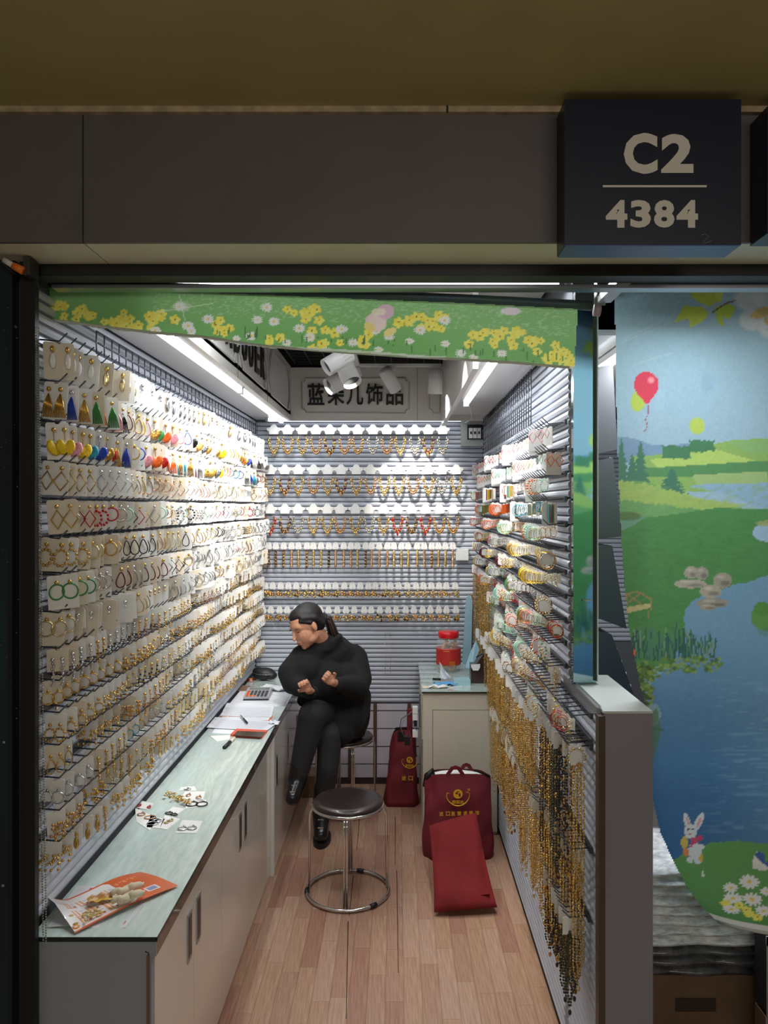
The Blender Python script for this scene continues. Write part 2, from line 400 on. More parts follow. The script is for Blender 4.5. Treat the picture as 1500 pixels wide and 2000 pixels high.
# track spotlights --------------------------------------------------------
M_spotw = mat('spot_white', (225, 225, 225), 0.3, coat=0.3)
M_lamp = mat('spot_lens', (255, 236, 200), 0.3, emis=6.0)
M_in = mat('spot_inside', (60, 60, 64), 0.5)
tk = MB().box(-0.24, -0.205, 2.6, 4.5, 2.515, 2.53, m=M_spotw); tk.obj('light_track')
tag(bpy.data.objects['light_track'], 'white ceiling track running towards the shop sign', 'track')
tk2 = MB().box(-0.28, 0.24, 4.18, 4.21, 2.515, 2.53, m=M_spotw).obj('light_track')
tag(tk2, 'short white ceiling track crossing before the shop sign', 'track')
def spot_head(pos, aim, label, power, ang, R=0.042, L=0.14, color=(1.0, 0.95, 0.87), look=None, lens=True):
    pos = Vector(pos); d = (Vector(look or aim)-pos).normalized()
    t = thing('spotlight', label, 'spotlight', pos, None, 'white cylinder spotlights on the ceiling track')
    q = d.to_track_quat('Z', 'Y').to_matrix().to_4x4()
    b = MB().lathe([(R*0.55, -L*0.55), (R*0.9, -L*0.5), (R*0.97, -L*0.4), (R, L*0.5), (R*0.92, L*0.5), (R*0.9, L*0.36)], n=24, m=M_spotw, M=q)
    b.obj('housing', t)
    r = MB()
    for i in range(16):
        a = 2*PI*i/16; v = q @ Vector((R*math.cos(a), R*math.sin(a), -L*0.1)); w_ = q @ Vector((R*math.cos(a), R*math.sin(a), -L*0.42))
        r.tube([v, w_], 0.0016, M_spotw, n=4)
    tag(r.obj('cooling_rib', t), kind='stuff')
    MB().lathe([(R*0.80, L*0.37), (R*0.9, L*0.375)], n=20, m=M_in, M=q).obj('inner_ring', t)
    MB().lathe([(R*0.6, L*0.372), (R*0.62, L*0.38)], n=20, m=M_lamp if lens else M_in, M=q).obj('lens', t)
    MB().tube([(0, 0, 0), (0, 0, 0.03), (0, 0, 2.515-pos.z)], 0.007, M_spotw, n=8).obj('stem', t)
    MB().box(-0.03, 0.03, -0.014, 0.014, 2.497-pos.z, 2.515-pos.z, m=M_spotw).obj('adapter', t)
    spot('spot_beam', pos+d*(L*0.5+0.01), aim, power*2.3, ang, color)
spot_head(P(660, 704, 3.05), (-0.9, 3.1, 1.65), 'white spotlight aimed at the earring wall, nearest the green blind', 26, 75, 0.036, 0.12, look=P(660, 704, 3.05)+Vector((-.7, -.30, -.5)), lens=False)
spot_head(P(677, 722, 3.35), (-0.85, 4.1, 1.75), 'white spotlight in the cluster tilted down towards the counter wall', 22, 70, 0.042, 0.15, look=P(677, 722, 3.35)+Vector((.35, -.4, -.8)), lens=False)
spot_head(P(663, 745, 3.65), (-0.75, 4.4, 1.3), 'lowest white spotlight of the overlapping cluster', 14, 70, 0.042, 0.13, look=P(663, 745, 3.65)+Vector((-.6, -.3, -.35)), lens=False)
spot_head(P(762, 742, 4.19), (0.16, 4.86, 1.75), 'white tapered spotlight in front of the last sign character', 26, 50, 0.038, 0.135, look=(0.12, 4.36, 2.2))
spot_head(P(851, 746, 4.19), (0.56, 3.6, 1.65), 'white tapered spotlight right of the shop sign characters', 24, 75, 0.040, 0.13, look=(0.18, 4.30, 1.6))
spot_head((0.02, 3.0, 2.42), (0.56, 3.05, 1.75), 'white spotlight hidden behind the green blind aimed at bracelets', 18, 70, 0.040, 0.12)
# ------------------------------------------------------------------ shopfront outside
tc_ = sbox('ceiling_corridor', M_ceil, -2.2, 2.4, -2.5, 1.71, 2.635, 2.70)
sbox('trim_5', M_trim, -2.2, 2.4, 1.695, 1.71, 2.622, 2.635)
MB().box(xed(874, 1.69)-0.002, xed(874, 1.69)+0.002, 1.692, 1.696, 2.62, 2.637, m=M_black).obj('joint', tc_)
bm_ = sbox('trim_6', M_black, -2.2, 2.4, 1.722, 1.93, 2.352, 2.64)
def beam_panel(x0, x1):
    b = MB(); b.box(x0, x1, 1.71, 1.72, 2.339, 2.622, m=M_beam); b.box(x0, x1, 1.7201, 1.862, 2.339, 2.349, m=mat('beam_underside_lit', (228, 222, 196), 0.4, noise=0.04, scale=4)); b.obj('panel', bm_)  # underside colour lightened to carry light from the floor and stall
beam_panel(-2.2, xed(162, 1.71)-0.0015); beam_panel(xed(162, 1.71)+0.0015, 1.9)
beam_panel(1.903, 2.4)
sbox('trim_7', M_black, -0.905, 2.3, 1.862, 1.92, 2.310, 2.338)
tr = sbox('trim_8', M_alu, -0.869, 2.3, 1.93, 1.97, 2.300, 2.309)
sbox('trim_9', M_black, -0.905, -0.869, 1.842, 1.862, 0, 2.338)
M_door = mat('shutter_teal', (22, 42, 52), 0.28, noise=0.3, scale=2)
dr = sbox('door_1', M_door, -1.9, -0.915, 1.835, 1.86, 0, 2.338)
MB().box(-0.925, -0.915, 1.825, 1.835, 0, 2.32, m=M_black).obj('edge_trim', dr)
sp = MB()
for i in range(26):
    p = P(random.uniform(2, 38), random.uniform(600, 1500), 1.833); sp.ell(p, (random.uniform(.0006, .0016), .0005, random.uniform(.0006, .002)), mat('paint_fleck', (150, 160, 165), 0.6), 6, 4)
for (px, py) in ((22, 720), (8, 1450), (6, 1730)): sp.box(xed(px, 1.833)-.003, xed(px, 1.833)+.003, 1.832, 1.8345, zed(py, 1.833)-.002, zed(py, 1.833)+.003, m=MATS['paint_fleck'])
tag(sp.obj('paint_fleck', dr), kind='stuff')
lk = thing('shutter_lock', 'orange handled lock pin in a grimy bracket at the top of the teal shutter', 'lock', P(30, 520, 1.80))
a, b = P(8, 508, 1.79)-lk.location, P(26, 519, 1.79)-lk.location; c = P(45, 529, 1.79)-lk.location
MB().tube([a, b], 0.007, mat('lock_white', (200, 200, 195), 0.4), n=10).obj('pin', lk)
MB().tube([b, c], [0.0085, 0.0095], mat('lock_orange', (226, 118, 30), 0.4), n=12).obj('handle', lk)
MB().box(0.02, 0.036, -0.004, 0.04, -0.022, 0.02, m=mat('lock_bracket', (70, 66, 60), 0.5, 0.6)).obj('bracket', lk)
MB().tube([P(-20, 492, 1.81)-lk.location, P(0, 510, 1.8)-lk.location, P(30, 535, 1.81)-lk.location], 0.004, M_black, n=6).obj('cable', lk)
# stall number sign
M_navy = mat('sign_navy', (14, 22, 44), 0.35); M_navyb = mat('sign_underside', (62, 92, 150), 0.4); M_let = mat('sign_cream', (214, 208, 196), 0.5)
ns = thing('stall_number_sign', 'dark blue boxed sign with cream stall number on the grey beam', 'sign', (0.5425, 1.63, 2.45))
b = MB(); b.box(0.355-0.5425, 0.730-0.5425, 0, 0.079, 2.3065-2.45, 2.615-2.45, m=M_navy); b.obj('sign_box', ns)
MB().box(0.357-0.5425, 0.728-0.5425, 0.002, 0.079, 2.3045-2.45, 2.3065-2.45, m=M_navyb).obj('underside', ns)
def sign_char(ch, x0, x1, y0, y1, bold=0.042):
    d = 1.63
    put('character', text_mesh('character', ch, (x1-x0)*d/F, (y1-y0)*d/F, M_let, bold=bold, depth=0.001), ns, (xed((x0+x1)/2, d)-0.5425, -0.0006, zed((y0+y1)/2, d)-2.45))
sign_char('C', 1218, 1284, 260, 340); sign_char('2', 1291, 1354, 262, 338)
for ch, x0, x1 in (('4', 1183, 1225), ('3', 1231, 1271), ('8', 1277, 1317), ('4', 1321, 1363)): sign_char(ch, x0, x1, 391, 445)
MB().box(xed(1177, 1.63)-0.5425, xed(1380, 1.63)-0.5425, -0.001, 0.0, zed(366, 1.63)-2.45, zed(362, 1.63)-2.45, m=M_let).obj('rule_line', ns)
sc_ = [(1370, 459), (1378, 457), (1384, 462), (1378, 468), (1372, 475), (1380, 474), (1390, 470)]
MB().tube([P(x, y, 1.629)-ns.location for x, y in sc_], 0.0006, mat('chalk_blue', (130, 140, 160), 0.7), n=4).obj('scribble', ns)
# second sign sliver at the frame edge
s2 = MB().box(0.785, 1.10, 1.63, 1.709, 2.33, 2.60, m=M_navy).obj('neighbouring_sign'); tag(s2, 'black sign box cut by the frame edge beside the numbered sign', 'sign')
# ------------------------------------------------------------------ neighbouring stall seen past the mirrored post
wn = sbox('wall_neighbour_back', M_groove, 0.62, 2.3, YB+0.0125, YB+0.06, 0, 2.62)
me = slat_mesh(1.6, 'x', 1); z = 0.9
while z < 2.3: put('slat', me, wn, (0.64, YB+0.0125, z)); z += PITCH
sbox('wall_neighbour_side', M_greyp, 2.25, 2.30, 1.93, YB+0.06, 0, 2.62)
sbox('ceiling_neighbour', M_fascia, 0.622, 2.25, 2.6, YB, 2.33, 2.35)
sbox('ceiling_void_neighbour', M_blackgrid, 0.70, 2.3, 1.93, YB+0.05, 2.62, 2.66)
M_tile = mat('floor_tile', (150, 142, 136), 0.35, noise=0.05, scale=3)
fn = sbox('floor_neighbour', M_dark, 0.70, 2.3, 1.80, YB+0.06, -0.05, -0.006)
for i in range(3):
    for j in range(8):
        x0, y0 = 0.70+i*0.5, 1.82+j*0.4
        if y0+0.39 < YB: MB().box(x0+0.002, min(x0+0.498, 2.24), y0+0.002, y0+0.398, -0.006, 0, m=M_tile).obj('tile', fn)
t = thing('tube_light', 'white tube light glimpsed beyond the mirrored post in the next stall', 'tube light', (0.80, 2.95, 2.30), (0, 0, PI/2))
MB().box(-0.6, 0.6, -0.018, 0.018, 0.0, 0.022, m=M_white).obj('batten', t)
MB().tube([(-0.59, 0, -0.013), (0.59, 0, -0.013)], 0.012, M_tube, n=10).obj('tube', t)
area('tube_glow', (0.80, 2.95, 2.27), 0.03, 1.15, 26, WH)
M_tray = mat('tray_grey', (74, 74, 78), 0.45); M_trayin = mat('tray_lining', (215, 215, 215), 0.5)
quads = [((1160, 722), (1197, 712), (1206, 878), (1160, 892)), ((1160, 905), (1197, 893), (1216, 1048), (1160, 1056)),
         ((1160, 1062), (1196, 1066), (1224, 1228), (1160, 1196)), ((1160, 1226), (1195, 1240), (1240, 1362), (1160, 1362))]
desc = ['topmost', 'second', 'third', 'lowest']
for q, ds in zip(quads, desc):
    pts = [P(x if x > 1165 else 1136, y, 2.62) for x, y in q]; o = Vector((0.70, 2.62, pts[0].z))
    t = thing('display_tray', 'dark grey sloping display tray in the next stall, %s of the four' % ds, 'display tray', o, None, 'sloping trays in the next stall')
    MB().prism([(p.x-o.x, p.z-o.z) for p in pts], 0, 0.008, 'y', M_tray).obj('end_panel', t)
    MB().prism([(p.x-o.x, p.z-o.z) for p in pts], 0.6, 0.608, 'y', M_tray).obj('end_panel', t)
    a, b2 = pts[1]-o, pts[2]-o
    nb = MB(); nb.raw([(a.x, 0.008, a.z), (b2.x, 0.008, b2.z), (b2.x, 0.6, b2.z), (a.x, 0.6, a.z), (a.x-0.01, 0.008, a.z), (b2.x-0.01, 0.008, b2.z), (b2.x-0.01, 0.6, b2.z), (a.x-0.01, 0.6, a.z)], [(0,1,2,3), (4,7,6,5), (0,3,7,4), (1,5,6,2), (0,4,5,1), (3,2,6,7)], M_trayin)
    nb.obj('sloping_face', t)
    gb = MB()
    for i in range(5):
        f = (i+0.5)/5; p = a.lerp(b2, f)
        for j in range(4):
            gb.ring((p.x+0.006, 0.05+j*0.14, p.z), 0.010, 0.002, CM['black'] if (i+j) % 2 else M_silver, n=8, plane='yz')
            gb.box(p.x, p.x+0.004, 0.03+j*0.14, 0.07+j*0.14, p.z-0.014, p.z+0.014, m=M_card)
    tag(gb.obj('pinned_jewellery', t), kind='stuff')
# plastic wrapped stack and box under the blue blind
M_film = mat('plastic_film', (226, 230, 234), 0.14, bump=0.5, scale=30, stretch=(1, 1, 4), noise=0.3, coat=0.6)
M_film2 = mat('plastic_dark', (84, 82, 84), 0.2, bump=0.5, scale=24, noise=0.4, coat=0.5)
M_box = mat('kraft_box', (110, 84, 62), 0.6, noise=0.08, scale=10)
kb = thing('cardboard_box', 'brown box with hand slot under the plastic wrapped packets', 'box', (0.98, 2.7, 0))
b = MB(); b.box(-0.22, 0.40, -0.20, 0.24, 0, 0.225, m=M_box); b.obj('body', kb)
q0, q1 = P(1320, 1950, 2.498), P(1398, 1975, 2.498)
MB().box(q0.x-0.98, q1.x-0.98, -0.204, -0.199, q1.z, q0.z, m=mat('slot_dark', (58, 42, 32), 0.8)).obj('hand_slot', kb)
z = 0.225
for i in range(11):
    hgt = 0.032
    b = MB(); nx, ny = 14, 8; vs = []
    w0, w1 = 0.76+random.uniform(-.01, .01), 1.20-0.015*(i > 6)*(i-6)+random.uniform(-.015, .015)
    r0 = random.random()*9
    for top in (0, 1):
        for j in range(ny+1):
            for k2 in range(nx+1):
                u, v = k2/nx, j/ny; e = min(u, 1-u, v, 1-v)
                zz = z+(hgt*0.98*(0.35+0.65*min(1, e*7)) if top else 0)+(0.004*math.sin(9*u+r0)*math.sin(7*v+2*r0) if top and e > 0 else 0)
                vs.append((w0+(w1-w0)*u, 2.50+0.36*v+0.006*math.sin(12*u+r0), zz))
    N = (nx+1)*(ny+1); fs = []
    for top in (0, 1):
        for j in range(ny):
            for k2 in range(nx):
                a = top*N+j*(nx+1)+k2; f = [a, a+1, a+nx+2, a+nx+1]; fs.append(f if top else f[::-1])
    per = [k2 for k2 in range(nx+1)]+[j*(nx+1)+nx for j in range(1, ny+1)]+[ny*(nx+1)+k2 for k2 in range(nx-1, -1, -1)]+[j*(nx+1) for j in range(ny-1, 0, -1)]
    for a, c2 in zip(per, per[1:]+per[:1]): fs.append([a, c2, N+c2, N+a])
    b.raw(vs, fs, M_film2 if i < 3 else M_film, True)
    o = b.obj('plastic_packet'); o.data.shade_smooth() if False else None
    tag(o, '%s plastic wrapped packet, %s from the bottom of the stack on the box' % ('dark' if i < 3 else 'clear glossy', ORD[i+1]), 'packet', 'plastic wrapped packets stacked on the box')
    z += hgt
rb = MB().ell((1.00, 2.78, z+0.02), (0.04, 0.05, 0.026), mat('red_pouch', (200, 60, 60), 0.5), 16, 10); o = rb.obj('red_pouch'); tag(o, 'small red rounded pouch lying on the plastic packets', 'pouch')
cr = thing('slatted_crate', 'pale crate with dark slots at the lower corner behind the blue blind', 'crate', (1.24, 2.40, 0))
M_crate = mat('crate_white', (176, 174, 168), 0.5)
MB().box(-0.10, 0.36, -0.06, 0.05, 0.19, 0.43, m=mat('crate_inside', (30, 28, 28), 0.7)).obj('lining', cr)
for i in range(6): MB().box(-0.115+i*0.075, -0.07+i*0.075, -0.072, -0.06, 0.19, 0.44, m=M_crate).obj('slat', cr)
MB().box(-0.115, 0.36, -0.073, -0.055, 0.415, 0.44, m=M_crate).obj('top_rail', cr)
MB().box(-0.115, 0.36, -0.073, -0.055, 0.17, 0.19, m=M_crate).obj('bottom_rail', cr)
MB().box(-0.10, 0.36, -0.06, 0.05, 0.0, 0.17, m=M_box).obj('base', cr)
# ------------------------------------------------------------------ printed blinds
def vnoise(U, V, s, seed):
    r = np.random.RandomState(seed); T = r.rand(128, 128)
    u, v = U/s, V/s; iu, iv = np.floor(u).astype(int), np.floor(v).astype(int); fu, fv = u-iu, v-iv
    fu = fu*fu*(3-2*fu); fv = fv*fv*(3-2*fv); g = lambda a, b: T[(iu+a) % 128, (iv+b) % 128]
    return (g(0,0)*(1-fu)+g(1,0)*fu)*(1-fv)+(g(0,1)*(1-fu)+g(1,1)*fu)*fv
class Paint:
    def __init__(s, U, V): s.U, s.V = U, V; s.C = np.zeros(U.shape+(3,))
    def mix(s, M, col, a=1.0):
        a = (M.astype(float)*a)[..., None]; s.C = s.C*(1-a)+np.array(col, float)*a
    def ell(s, cx, cy, rx, ry, col, ang=0, a=1.0, soft=0.0):
        c, n = math.cos(ang), math.sin(ang); x, y = s.U-cx, s.V-cy
        q = ((x*c+y*n)/rx)**2+((-x*n+y*c)/ry)**2
        s.mix(np.clip((1-q)/soft, 0, 1) if soft else (q < 1), col, a)
    def poly(s, pts, col, a=1.0, jit=0.0):
        M = np.zeros(s.U.shape, bool); U, V = s.U, s.V
        if jit: U = U+(vnoise(s.U, s.V, 7, 3)-.5)*jit; V = V+(vnoise(s.U, s.V, 5, 4)-.5)*jit
        n = len(pts)
        for i in range(n):
            x1, y1 = pts[i]; x2, y2 = pts[(i+1) % n]
            if y1 == y2: continue
            c = ((y1 > V) != (y2 > V)) & (U < (x2-x1)*(V-y1)/(y2-y1)+x1); M ^= c
        s.mix(M, col, a); return M
    def line(s, pts, wd, col, a=1.0):
        for (x1, y1), (x2, y2) in zip(pts, pts[1:]):
            dx, dy = x2-x1, y2-y1; L2 = max(dx*dx+dy*dy, 1e-6)
            t = np.clip(((s.U-x1)*dx+(s.V-y1)*dy)/L2, 0, 1)
            s.mix((s.U-x1-t*dx)**2+(s.V-y1-t*dy)**2 < wd*wd, col, a)
    def daisy(s, cx, cy, r, col=(236, 238, 235), sq=0.75):
        x, y = s.U-cx, (s.V-cy)/sq; a = np.arctan2(y, x); q = np.hypot(x, y)
        s.mix(q < r*(0.62+0.38*np.abs(np.cos(a*5.5))), col, 0.95); s.ell(cx, cy, r*.22, r*.18, (236, 200, 60))
    def yflower(s, cx, cy, r):
        for i in range(5):
            a = i*2*PI/5+cx; s.ell(cx+r*.6*math.cos(a), cy+r*.5*math.sin(a), r*.5, r*.42, (244, 226, 60) if i % 2 else (250, 236, 90), a)
        s.ell(cx, cy, r*.16, r*.14, (110, 84, 30))
def sheet(name, us, vs, pos, paint, keep, m, parent):
    U, V = np.meshgrid(us, vs); C = paint(U, V); nu, nv = len(us), len(vs)
    co = pos(U, V).reshape(-1, 3)
    q = np.arange(nu*nv).reshape(nv, nu); f = np.stack([q[1:, :-1], q[1:, 1:], q[:-1, 1:], q[:-1, :-1]], -1)
    K = keep((U[1:, 1:]+U[:-1, :-1])/2, (V[1:, 1:]+V[:-1, :-1])/2); f = f[K]
    used = np.unique(f); mp = np.full(nu*nv, -1); mp[used] = np.arange(len(used)); f = mp[f]
    me = bpy.data.meshes.new(name); me.from_pydata(co[used].tolist(), [], f.tolist())
    at = me.color_attributes.new('print', 'FLOAT_COLOR', 'POINT')
    cc = np.ones((len(used), 4)); cc[:, :3] = lin(np.clip(C.reshape(-1, 3)[used], 0, 255)); at.data.foreach_set('color', cc.ravel())
    me.materials.append(m); me.polygons.foreach_set('use_smooth', [True]*len(me.polygons)); me.update()
    return put(name, me, parent)
def paint_blue(U, V):
    p = Paint(U, V); t = np.clip((V-540)/340, 0, 1)[..., None]
    p.C[:] = np.array((142, 190, 208))*(1-t)+np.array((140, 180, 204))*t
    n = vnoise(U*1.0, V*2.2, 6, 9); p.mix(np.clip((n-0.55)*3, 0, 1)*np.clip((650-V)/90, 0, 1), (190, 220, 228), .6)
    for a, b in (((1210, 665), (1290, 630)), ((1240, 712), (1310, 690)), ((1215, 668), (1275, 645))): p.line([a, b], 1.2, (170, 205, 215), .6)
    LF = (190, 214, 60)
    p.poly([(1345, 560), (1412, 560), (1400, 590), (1385, 600), (1365, 590), (1350, 580)], LF)
    p.poly([(1316, 630), (1336, 597), (1372, 600), (1385, 612), (1372, 628), (1348, 640), (1345, 622)], LF)
    p.poly([(1396, 600), (1422, 592), (1438, 602), (1424, 624), (1410, 618), (1416, 640), (1402, 630)], (176, 208, 50))
    p.poly([(1396, 560), (1415, 560), (1408, 592), (1397, 584)], (205, 222, 80))
    p.line([(1392, 610), (1418, 592), (1440, 586)], 1.5, (110, 80, 70))
    for cx, cy, r in ((1462, 585, 32), (1500, 580, 34), (1470, 625, 30), (1510, 640, 32), (1540, 600, 34)): p.ell(cx, cy, r, r*.8, (222, 232, 232), a=.75, soft=.5)
    p.ell(1490, 610, 24, 10, (226, 190, 80), -.3, .8); p.ell(1505, 628, 14, 8, (200, 160, 60), .4, .7)
    for cx, cy in ((1445, 563), (1482, 566)): p.ell(cx, cy, 8, 4, (120, 70, 40), .5)
    p.ell(1288, 782, 12, 26, (150, 190, 218), a=.45, soft=.6); p.ell(1382, 750, 17, 21, (120, 168, 200), a=.45, soft=.6)
    p.ell(1246, 783, 15, 22, (176, 205, 60), .2, .95, .15); p.ell(1361, 832, 16, 17, (176, 206, 70), a=.95, soft=.15)
    p.ell(1262, 752, 24, 26, (222, 46, 74)); p.poly([(1241, 765), (1283, 765), (1266, 788), (1260, 788)], (222, 46, 74))
    p.ell(1271, 743, 8, 8, (246, 150, 160), a=.9, soft=.8); p.line([(1264, 788), (1266, 805), (1260, 820), (1264, 832), (1258, 842)], 0.9, (150, 60, 90))
    p.poly([(1200, 852), (1235, 856), (1270, 868), (1300, 872), (1340, 866), (1380, 872), (1380, 900), (1200, 905)], (96, 138, 176), .85)
    p.poly([(1230, 892), (1290, 888), (1390, 868), (1440, 858), (1700, 854), (1700, 960), (1230, 960)], (130, 180, 84))
    p.poly([(1268, 898), (1400, 878), (1480, 900), (1290, 920)], (168, 206, 92)); p.poly([(1420, 862), (1700, 855), (1700, 885), (1465, 885)], (124, 180, 100))
    p.poly([(1255, 915), (1490, 900), (1700, 905), (1700, 925), (1255, 932)], (72, 140, 80)); p.poly([(1350, 928), (1500, 920), (1500, 948), (1362, 950)], (148, 186, 110))
    n2 = vnoise(U, V, 5, 21)
    for cx, cy, rx, ry in ((1320, 883, 29, 13), (1372, 871, 25, 11)): p.poly([(cx-rx, cy-ry), (cx+rx, cy-ry+2), (cx+rx, cy+ry), (cx-rx, cy+ry)], (56, 122, 80), jit=6)
    for cx, top, h, wd in ((1214, 855, 90, 22), (1250, 860, 85, 26), (1234, 885, 60, 20), (1310, 915, 45, 40)):
        for i in range(7): yy = top+h*i/7; p.poly([(cx, yy), (cx+wd*(i+2)/9, yy+h/4), (cx-wd*(i+2)/9, yy+h/4)], (50+4*(i % 2), 116, 90), jit=3)
    M = p.poly([(1200, 940), (1260, 940), (1320, 965), (1400, 985), (1500, 1000), (1700, 990), (1700, 1240), (1200, 1240)], (94, 160, 88))
    p.poly([(1340, 950), (1380, 945), (1700, 940), (1700, 1000), (1480, 990), (1420, 965), (1370, 955)], (126, 172, 206))
    p.poly([(1205, 940), (1260, 944), (1380, 975), (1460, 985), (1390, 1000), (1210, 975)], (158, 190, 84), .9, jit=8)
    p.mix(np.clip((vnoise(U*.7+V, V*2, 8, 31)-.45)*2, 0, 1)*((V > 945) & (V < 1030)), (120, 176, 90), .45)
    p.poly([(1200, 1015), (1290, 1008), (1400, 992), (1700, 1000), (1700, 1300), (1200, 1300)], (64, 136, 66))
    p.mix(np.clip((vnoise(U*.5, V*2, 6, 33)-.4)*1.6, 0, 1)*((V > 1015) & (V < 1240)), (50, 118, 54), .5)
    p.poly([(1200, 1016), (1262, 1010), (1230, 1030), (1205, 1040)], (90, 150, 120)); p.ell(1225, 1008, 30, 10, (70, 96, 50), a=.7, soft=.5)
    p.ell(1500, 1040, 28, 18, (140, 180, 210)); p.ell(1500, 1022, 22, 6, (150, 160, 90), a=.8)
    WT = (96, 148, 184); p.poly([(1335, 1250), (1336, 1190), (1352, 1172), (1380, 1160), (1432, 1145), (1500, 1126), (1700, 1120), (1700, 1800), (1300, 1800), (1276, 1560), (1272, 1330), (1300, 1305)], WT, jit=5)
    t = np.clip((V-1230)/330, 0, 1)*np.clip(1.45-(U-1270)/260, 0.45, 1); Mw = (V > 1190) & (p.C[..., 2] > 150) & (V < 1700)
    p.mix(Mw*t, (34, 96, 158), .95)
    st = np.clip((vnoise(U*.35+V*.12, V*2.4, 9, 41)-.62)*4, 0, 1)*((V > 1320) & (V < 1640)); p.mix(st*Mw*np.clip((U-1330)/120, 0, 1), (120, 170, 205), .42)
    for cx, cy, rx, ry, g in ((1349, 1118, 14, 12, 158), (1371, 1120, 13, 13, 150), (1412, 1134, 19, 15, 148), (1348, 1140, 32, 9, 165), (1388, 1155, 22, 13, 160), (1392, 1178, 32, 10, 142), (1382, 1186, 18, 6, 150)):
        p.ell(cx, cy, rx, ry, (g, g-4, g-22)); p.ell(cx+rx*.3, cy+ry*.35, rx*.6, ry*.4, (g-55, g-55, g-62), a=.7, soft=.6); p.ell(cx-rx*.2, cy-ry*.45, rx*.5, ry*.3, (g+40, g+38, g+24), a=.6, soft=.6)
    BN = (150, 130, 74)
    for a, b in (((1222, 1160), (1245, 1155)), ((1245, 1155), (1270, 1170)), ((1222, 1160), (1222, 1190)), ((1270, 1170), (1270, 1190)), ((1225, 1178), (1250, 1158)), ((1225, 1160), (1252, 1180)), ((1266, 1192), (1266, 1206)), ((1224, 1196), (1222, 1212))): p.line([a, b], 1.6, BN)
    p.poly([(1222, 1186), (1268, 1178), (1270, 1186), (1224, 1198)], (190, 178, 110))
    p.ell(1502, 1206, 34, 28, (84, 150, 60)); p.ell(1490, 1190, 16, 14, (70, 140, 50)); p.ell(1512, 1235, 30, 10, (70, 130, 120), a=.5)
    r = random.Random(5)
    for i in range(120):
        x = r.uniform(1226, 1350) if i < 90 else r.uniform(1345, 1398); y = 1290-r.uniform(0, 12)-(0 if i < 90 else 4); h = r.uniform(30, 62) if i < 90 else r.uniform(20, 42)
        p.line([(x, y), (x+r.uniform(-9, 9), y-h)], 1.3, r.choice(((38, 96, 82), (30, 80, 74), (64, 126, 96), (110, 150, 110))))
    for i in range(150):
        x = r.uniform(1236, 1412); y = r.uniform(1286, 1316)+(8 if x < 1290 else 0)-(x-1240)*.03; p.ell(x, y, 4, 3, r.choice(((120, 158, 66), (90, 130, 56), (60, 104, 50))), r.random())
    for i in range(120):
        x = r.uniform(1232, 1274); y = r.uniform(1300, 1385); p.ell(x, y, 5, 4, r.choice(((120, 150, 60), (84, 120, 44), (54, 90, 36))), r.random())
    p.ell(1275, 1395, 14, 22, (120, 160, 176)); p.line([(1268, 1420), (1292, 1424)], 2, (60, 90, 60)); p.poly([(1262, 1400), (1282, 1380), (1290, 1425), (1262, 1560)], (70, 116, 70), .7)
    p.poly([(1226, 1262), (1240, 1270), (1240, 1284), (1228, 1280)], (220, 90, 40)); p.ell(1228, 1268, 5, 7, (240, 210, 60))
    # grass bank with rabbit, bird and daisies
    p.poly([(1330, 1700), (1352, 1672), (1400, 1652), (1450, 1648), (1540, 1656), (1700, 1700), (1700, 1830), (1330, 1900)], (84, 156, 74), jit=3)
    p.mix(np.clip((V-1740)/80, 0, 1)*(p.C[..., 1] > 150)*(V > 1650), (60, 120, 56), .5)
    W_ = (206, 220, 236)
    p.ell(1349, 1612, 6, 18, W_, -.35); p.ell(1371, 1612, 7, 20, W_, .35); p.ell(1372, 1612, 2.5, 11, (220, 150, 160), .35); p.ell(1351, 1612, 2, 9, (220, 150, 160), -.35)
    p.ell(1356, 1632, 12, 15, W_); p.ell(1352, 1628, 1.8, 2.6, (90, 40, 60)); p.ell(1360, 1627, 1.8, 2.6, (90, 40, 60)); p.ell(1355, 1638, 2.5, 1.8, (200, 70, 80))
    p.ell(1366, 1672, 13, 18, W_); p.ell(1358, 1692, 6, 7, W_); p.ell(1372, 1692, 6, 7, W_); p.ell(1378, 1662, 6, 5, W_)
    p.ell(1364, 1650, 8, 6, (216, 60, 110), .4); p.ell(1374, 1645, 6, 6, (206, 50, 100)); p.line([(1362, 1652), (1358, 1664)], 2, (206, 50, 100))
    p.ell(1346, 1656, 6, 14, (214, 190, 70)); p.ell(1350, 1676, 5, 10, (226, 130, 70)); p.ell(1378, 1686, 4, 9, (226, 170, 60))
    p.poly([(1474, 1700), (1476, 1680), (1484, 1668), (1494, 1670), (1500, 1690), (1520, 1684), (1516, 1700), (1492, 1704)], (222, 222, 214)); p.poly([(1478, 1676), (1486, 1666), (1497, 1672), (1498, 1692), (1490, 1688)], (50, 84, 168)); p.ell(1510, 1690, 12, 7, (50, 84, 168), -.2)
    for cx, cy, rr in ((1468, 1727, 20), (1434, 1742, 15), (1440, 1764, 18), (1474, 1762, 20), (1500, 1744, 13), (1440, 1790, 16), (1496, 1784, 16), (1520, 1765, 18), (1550, 1740, 18)): p.daisy(cx, cy, rr)
    for cx, cy in ((1428, 1777), (1452, 1778), (1472, 1795), (1486, 1800), (1466, 1786)): p.yflower(cx, cy, 9)
    for i in range(8): p.ell(1380+r.random()*12, 1698+r.random()*30, 1.8, 1.5, (226, 236, 220))
    p.mix(V > 1817, (206, 206, 198)); p.C *= (0.97+0.06*vnoise(U, V, 3, 50))[..., None]; p.C = p.C*.86+p.C.mean(-1, keepdims=True)*.14+26
    return p.C
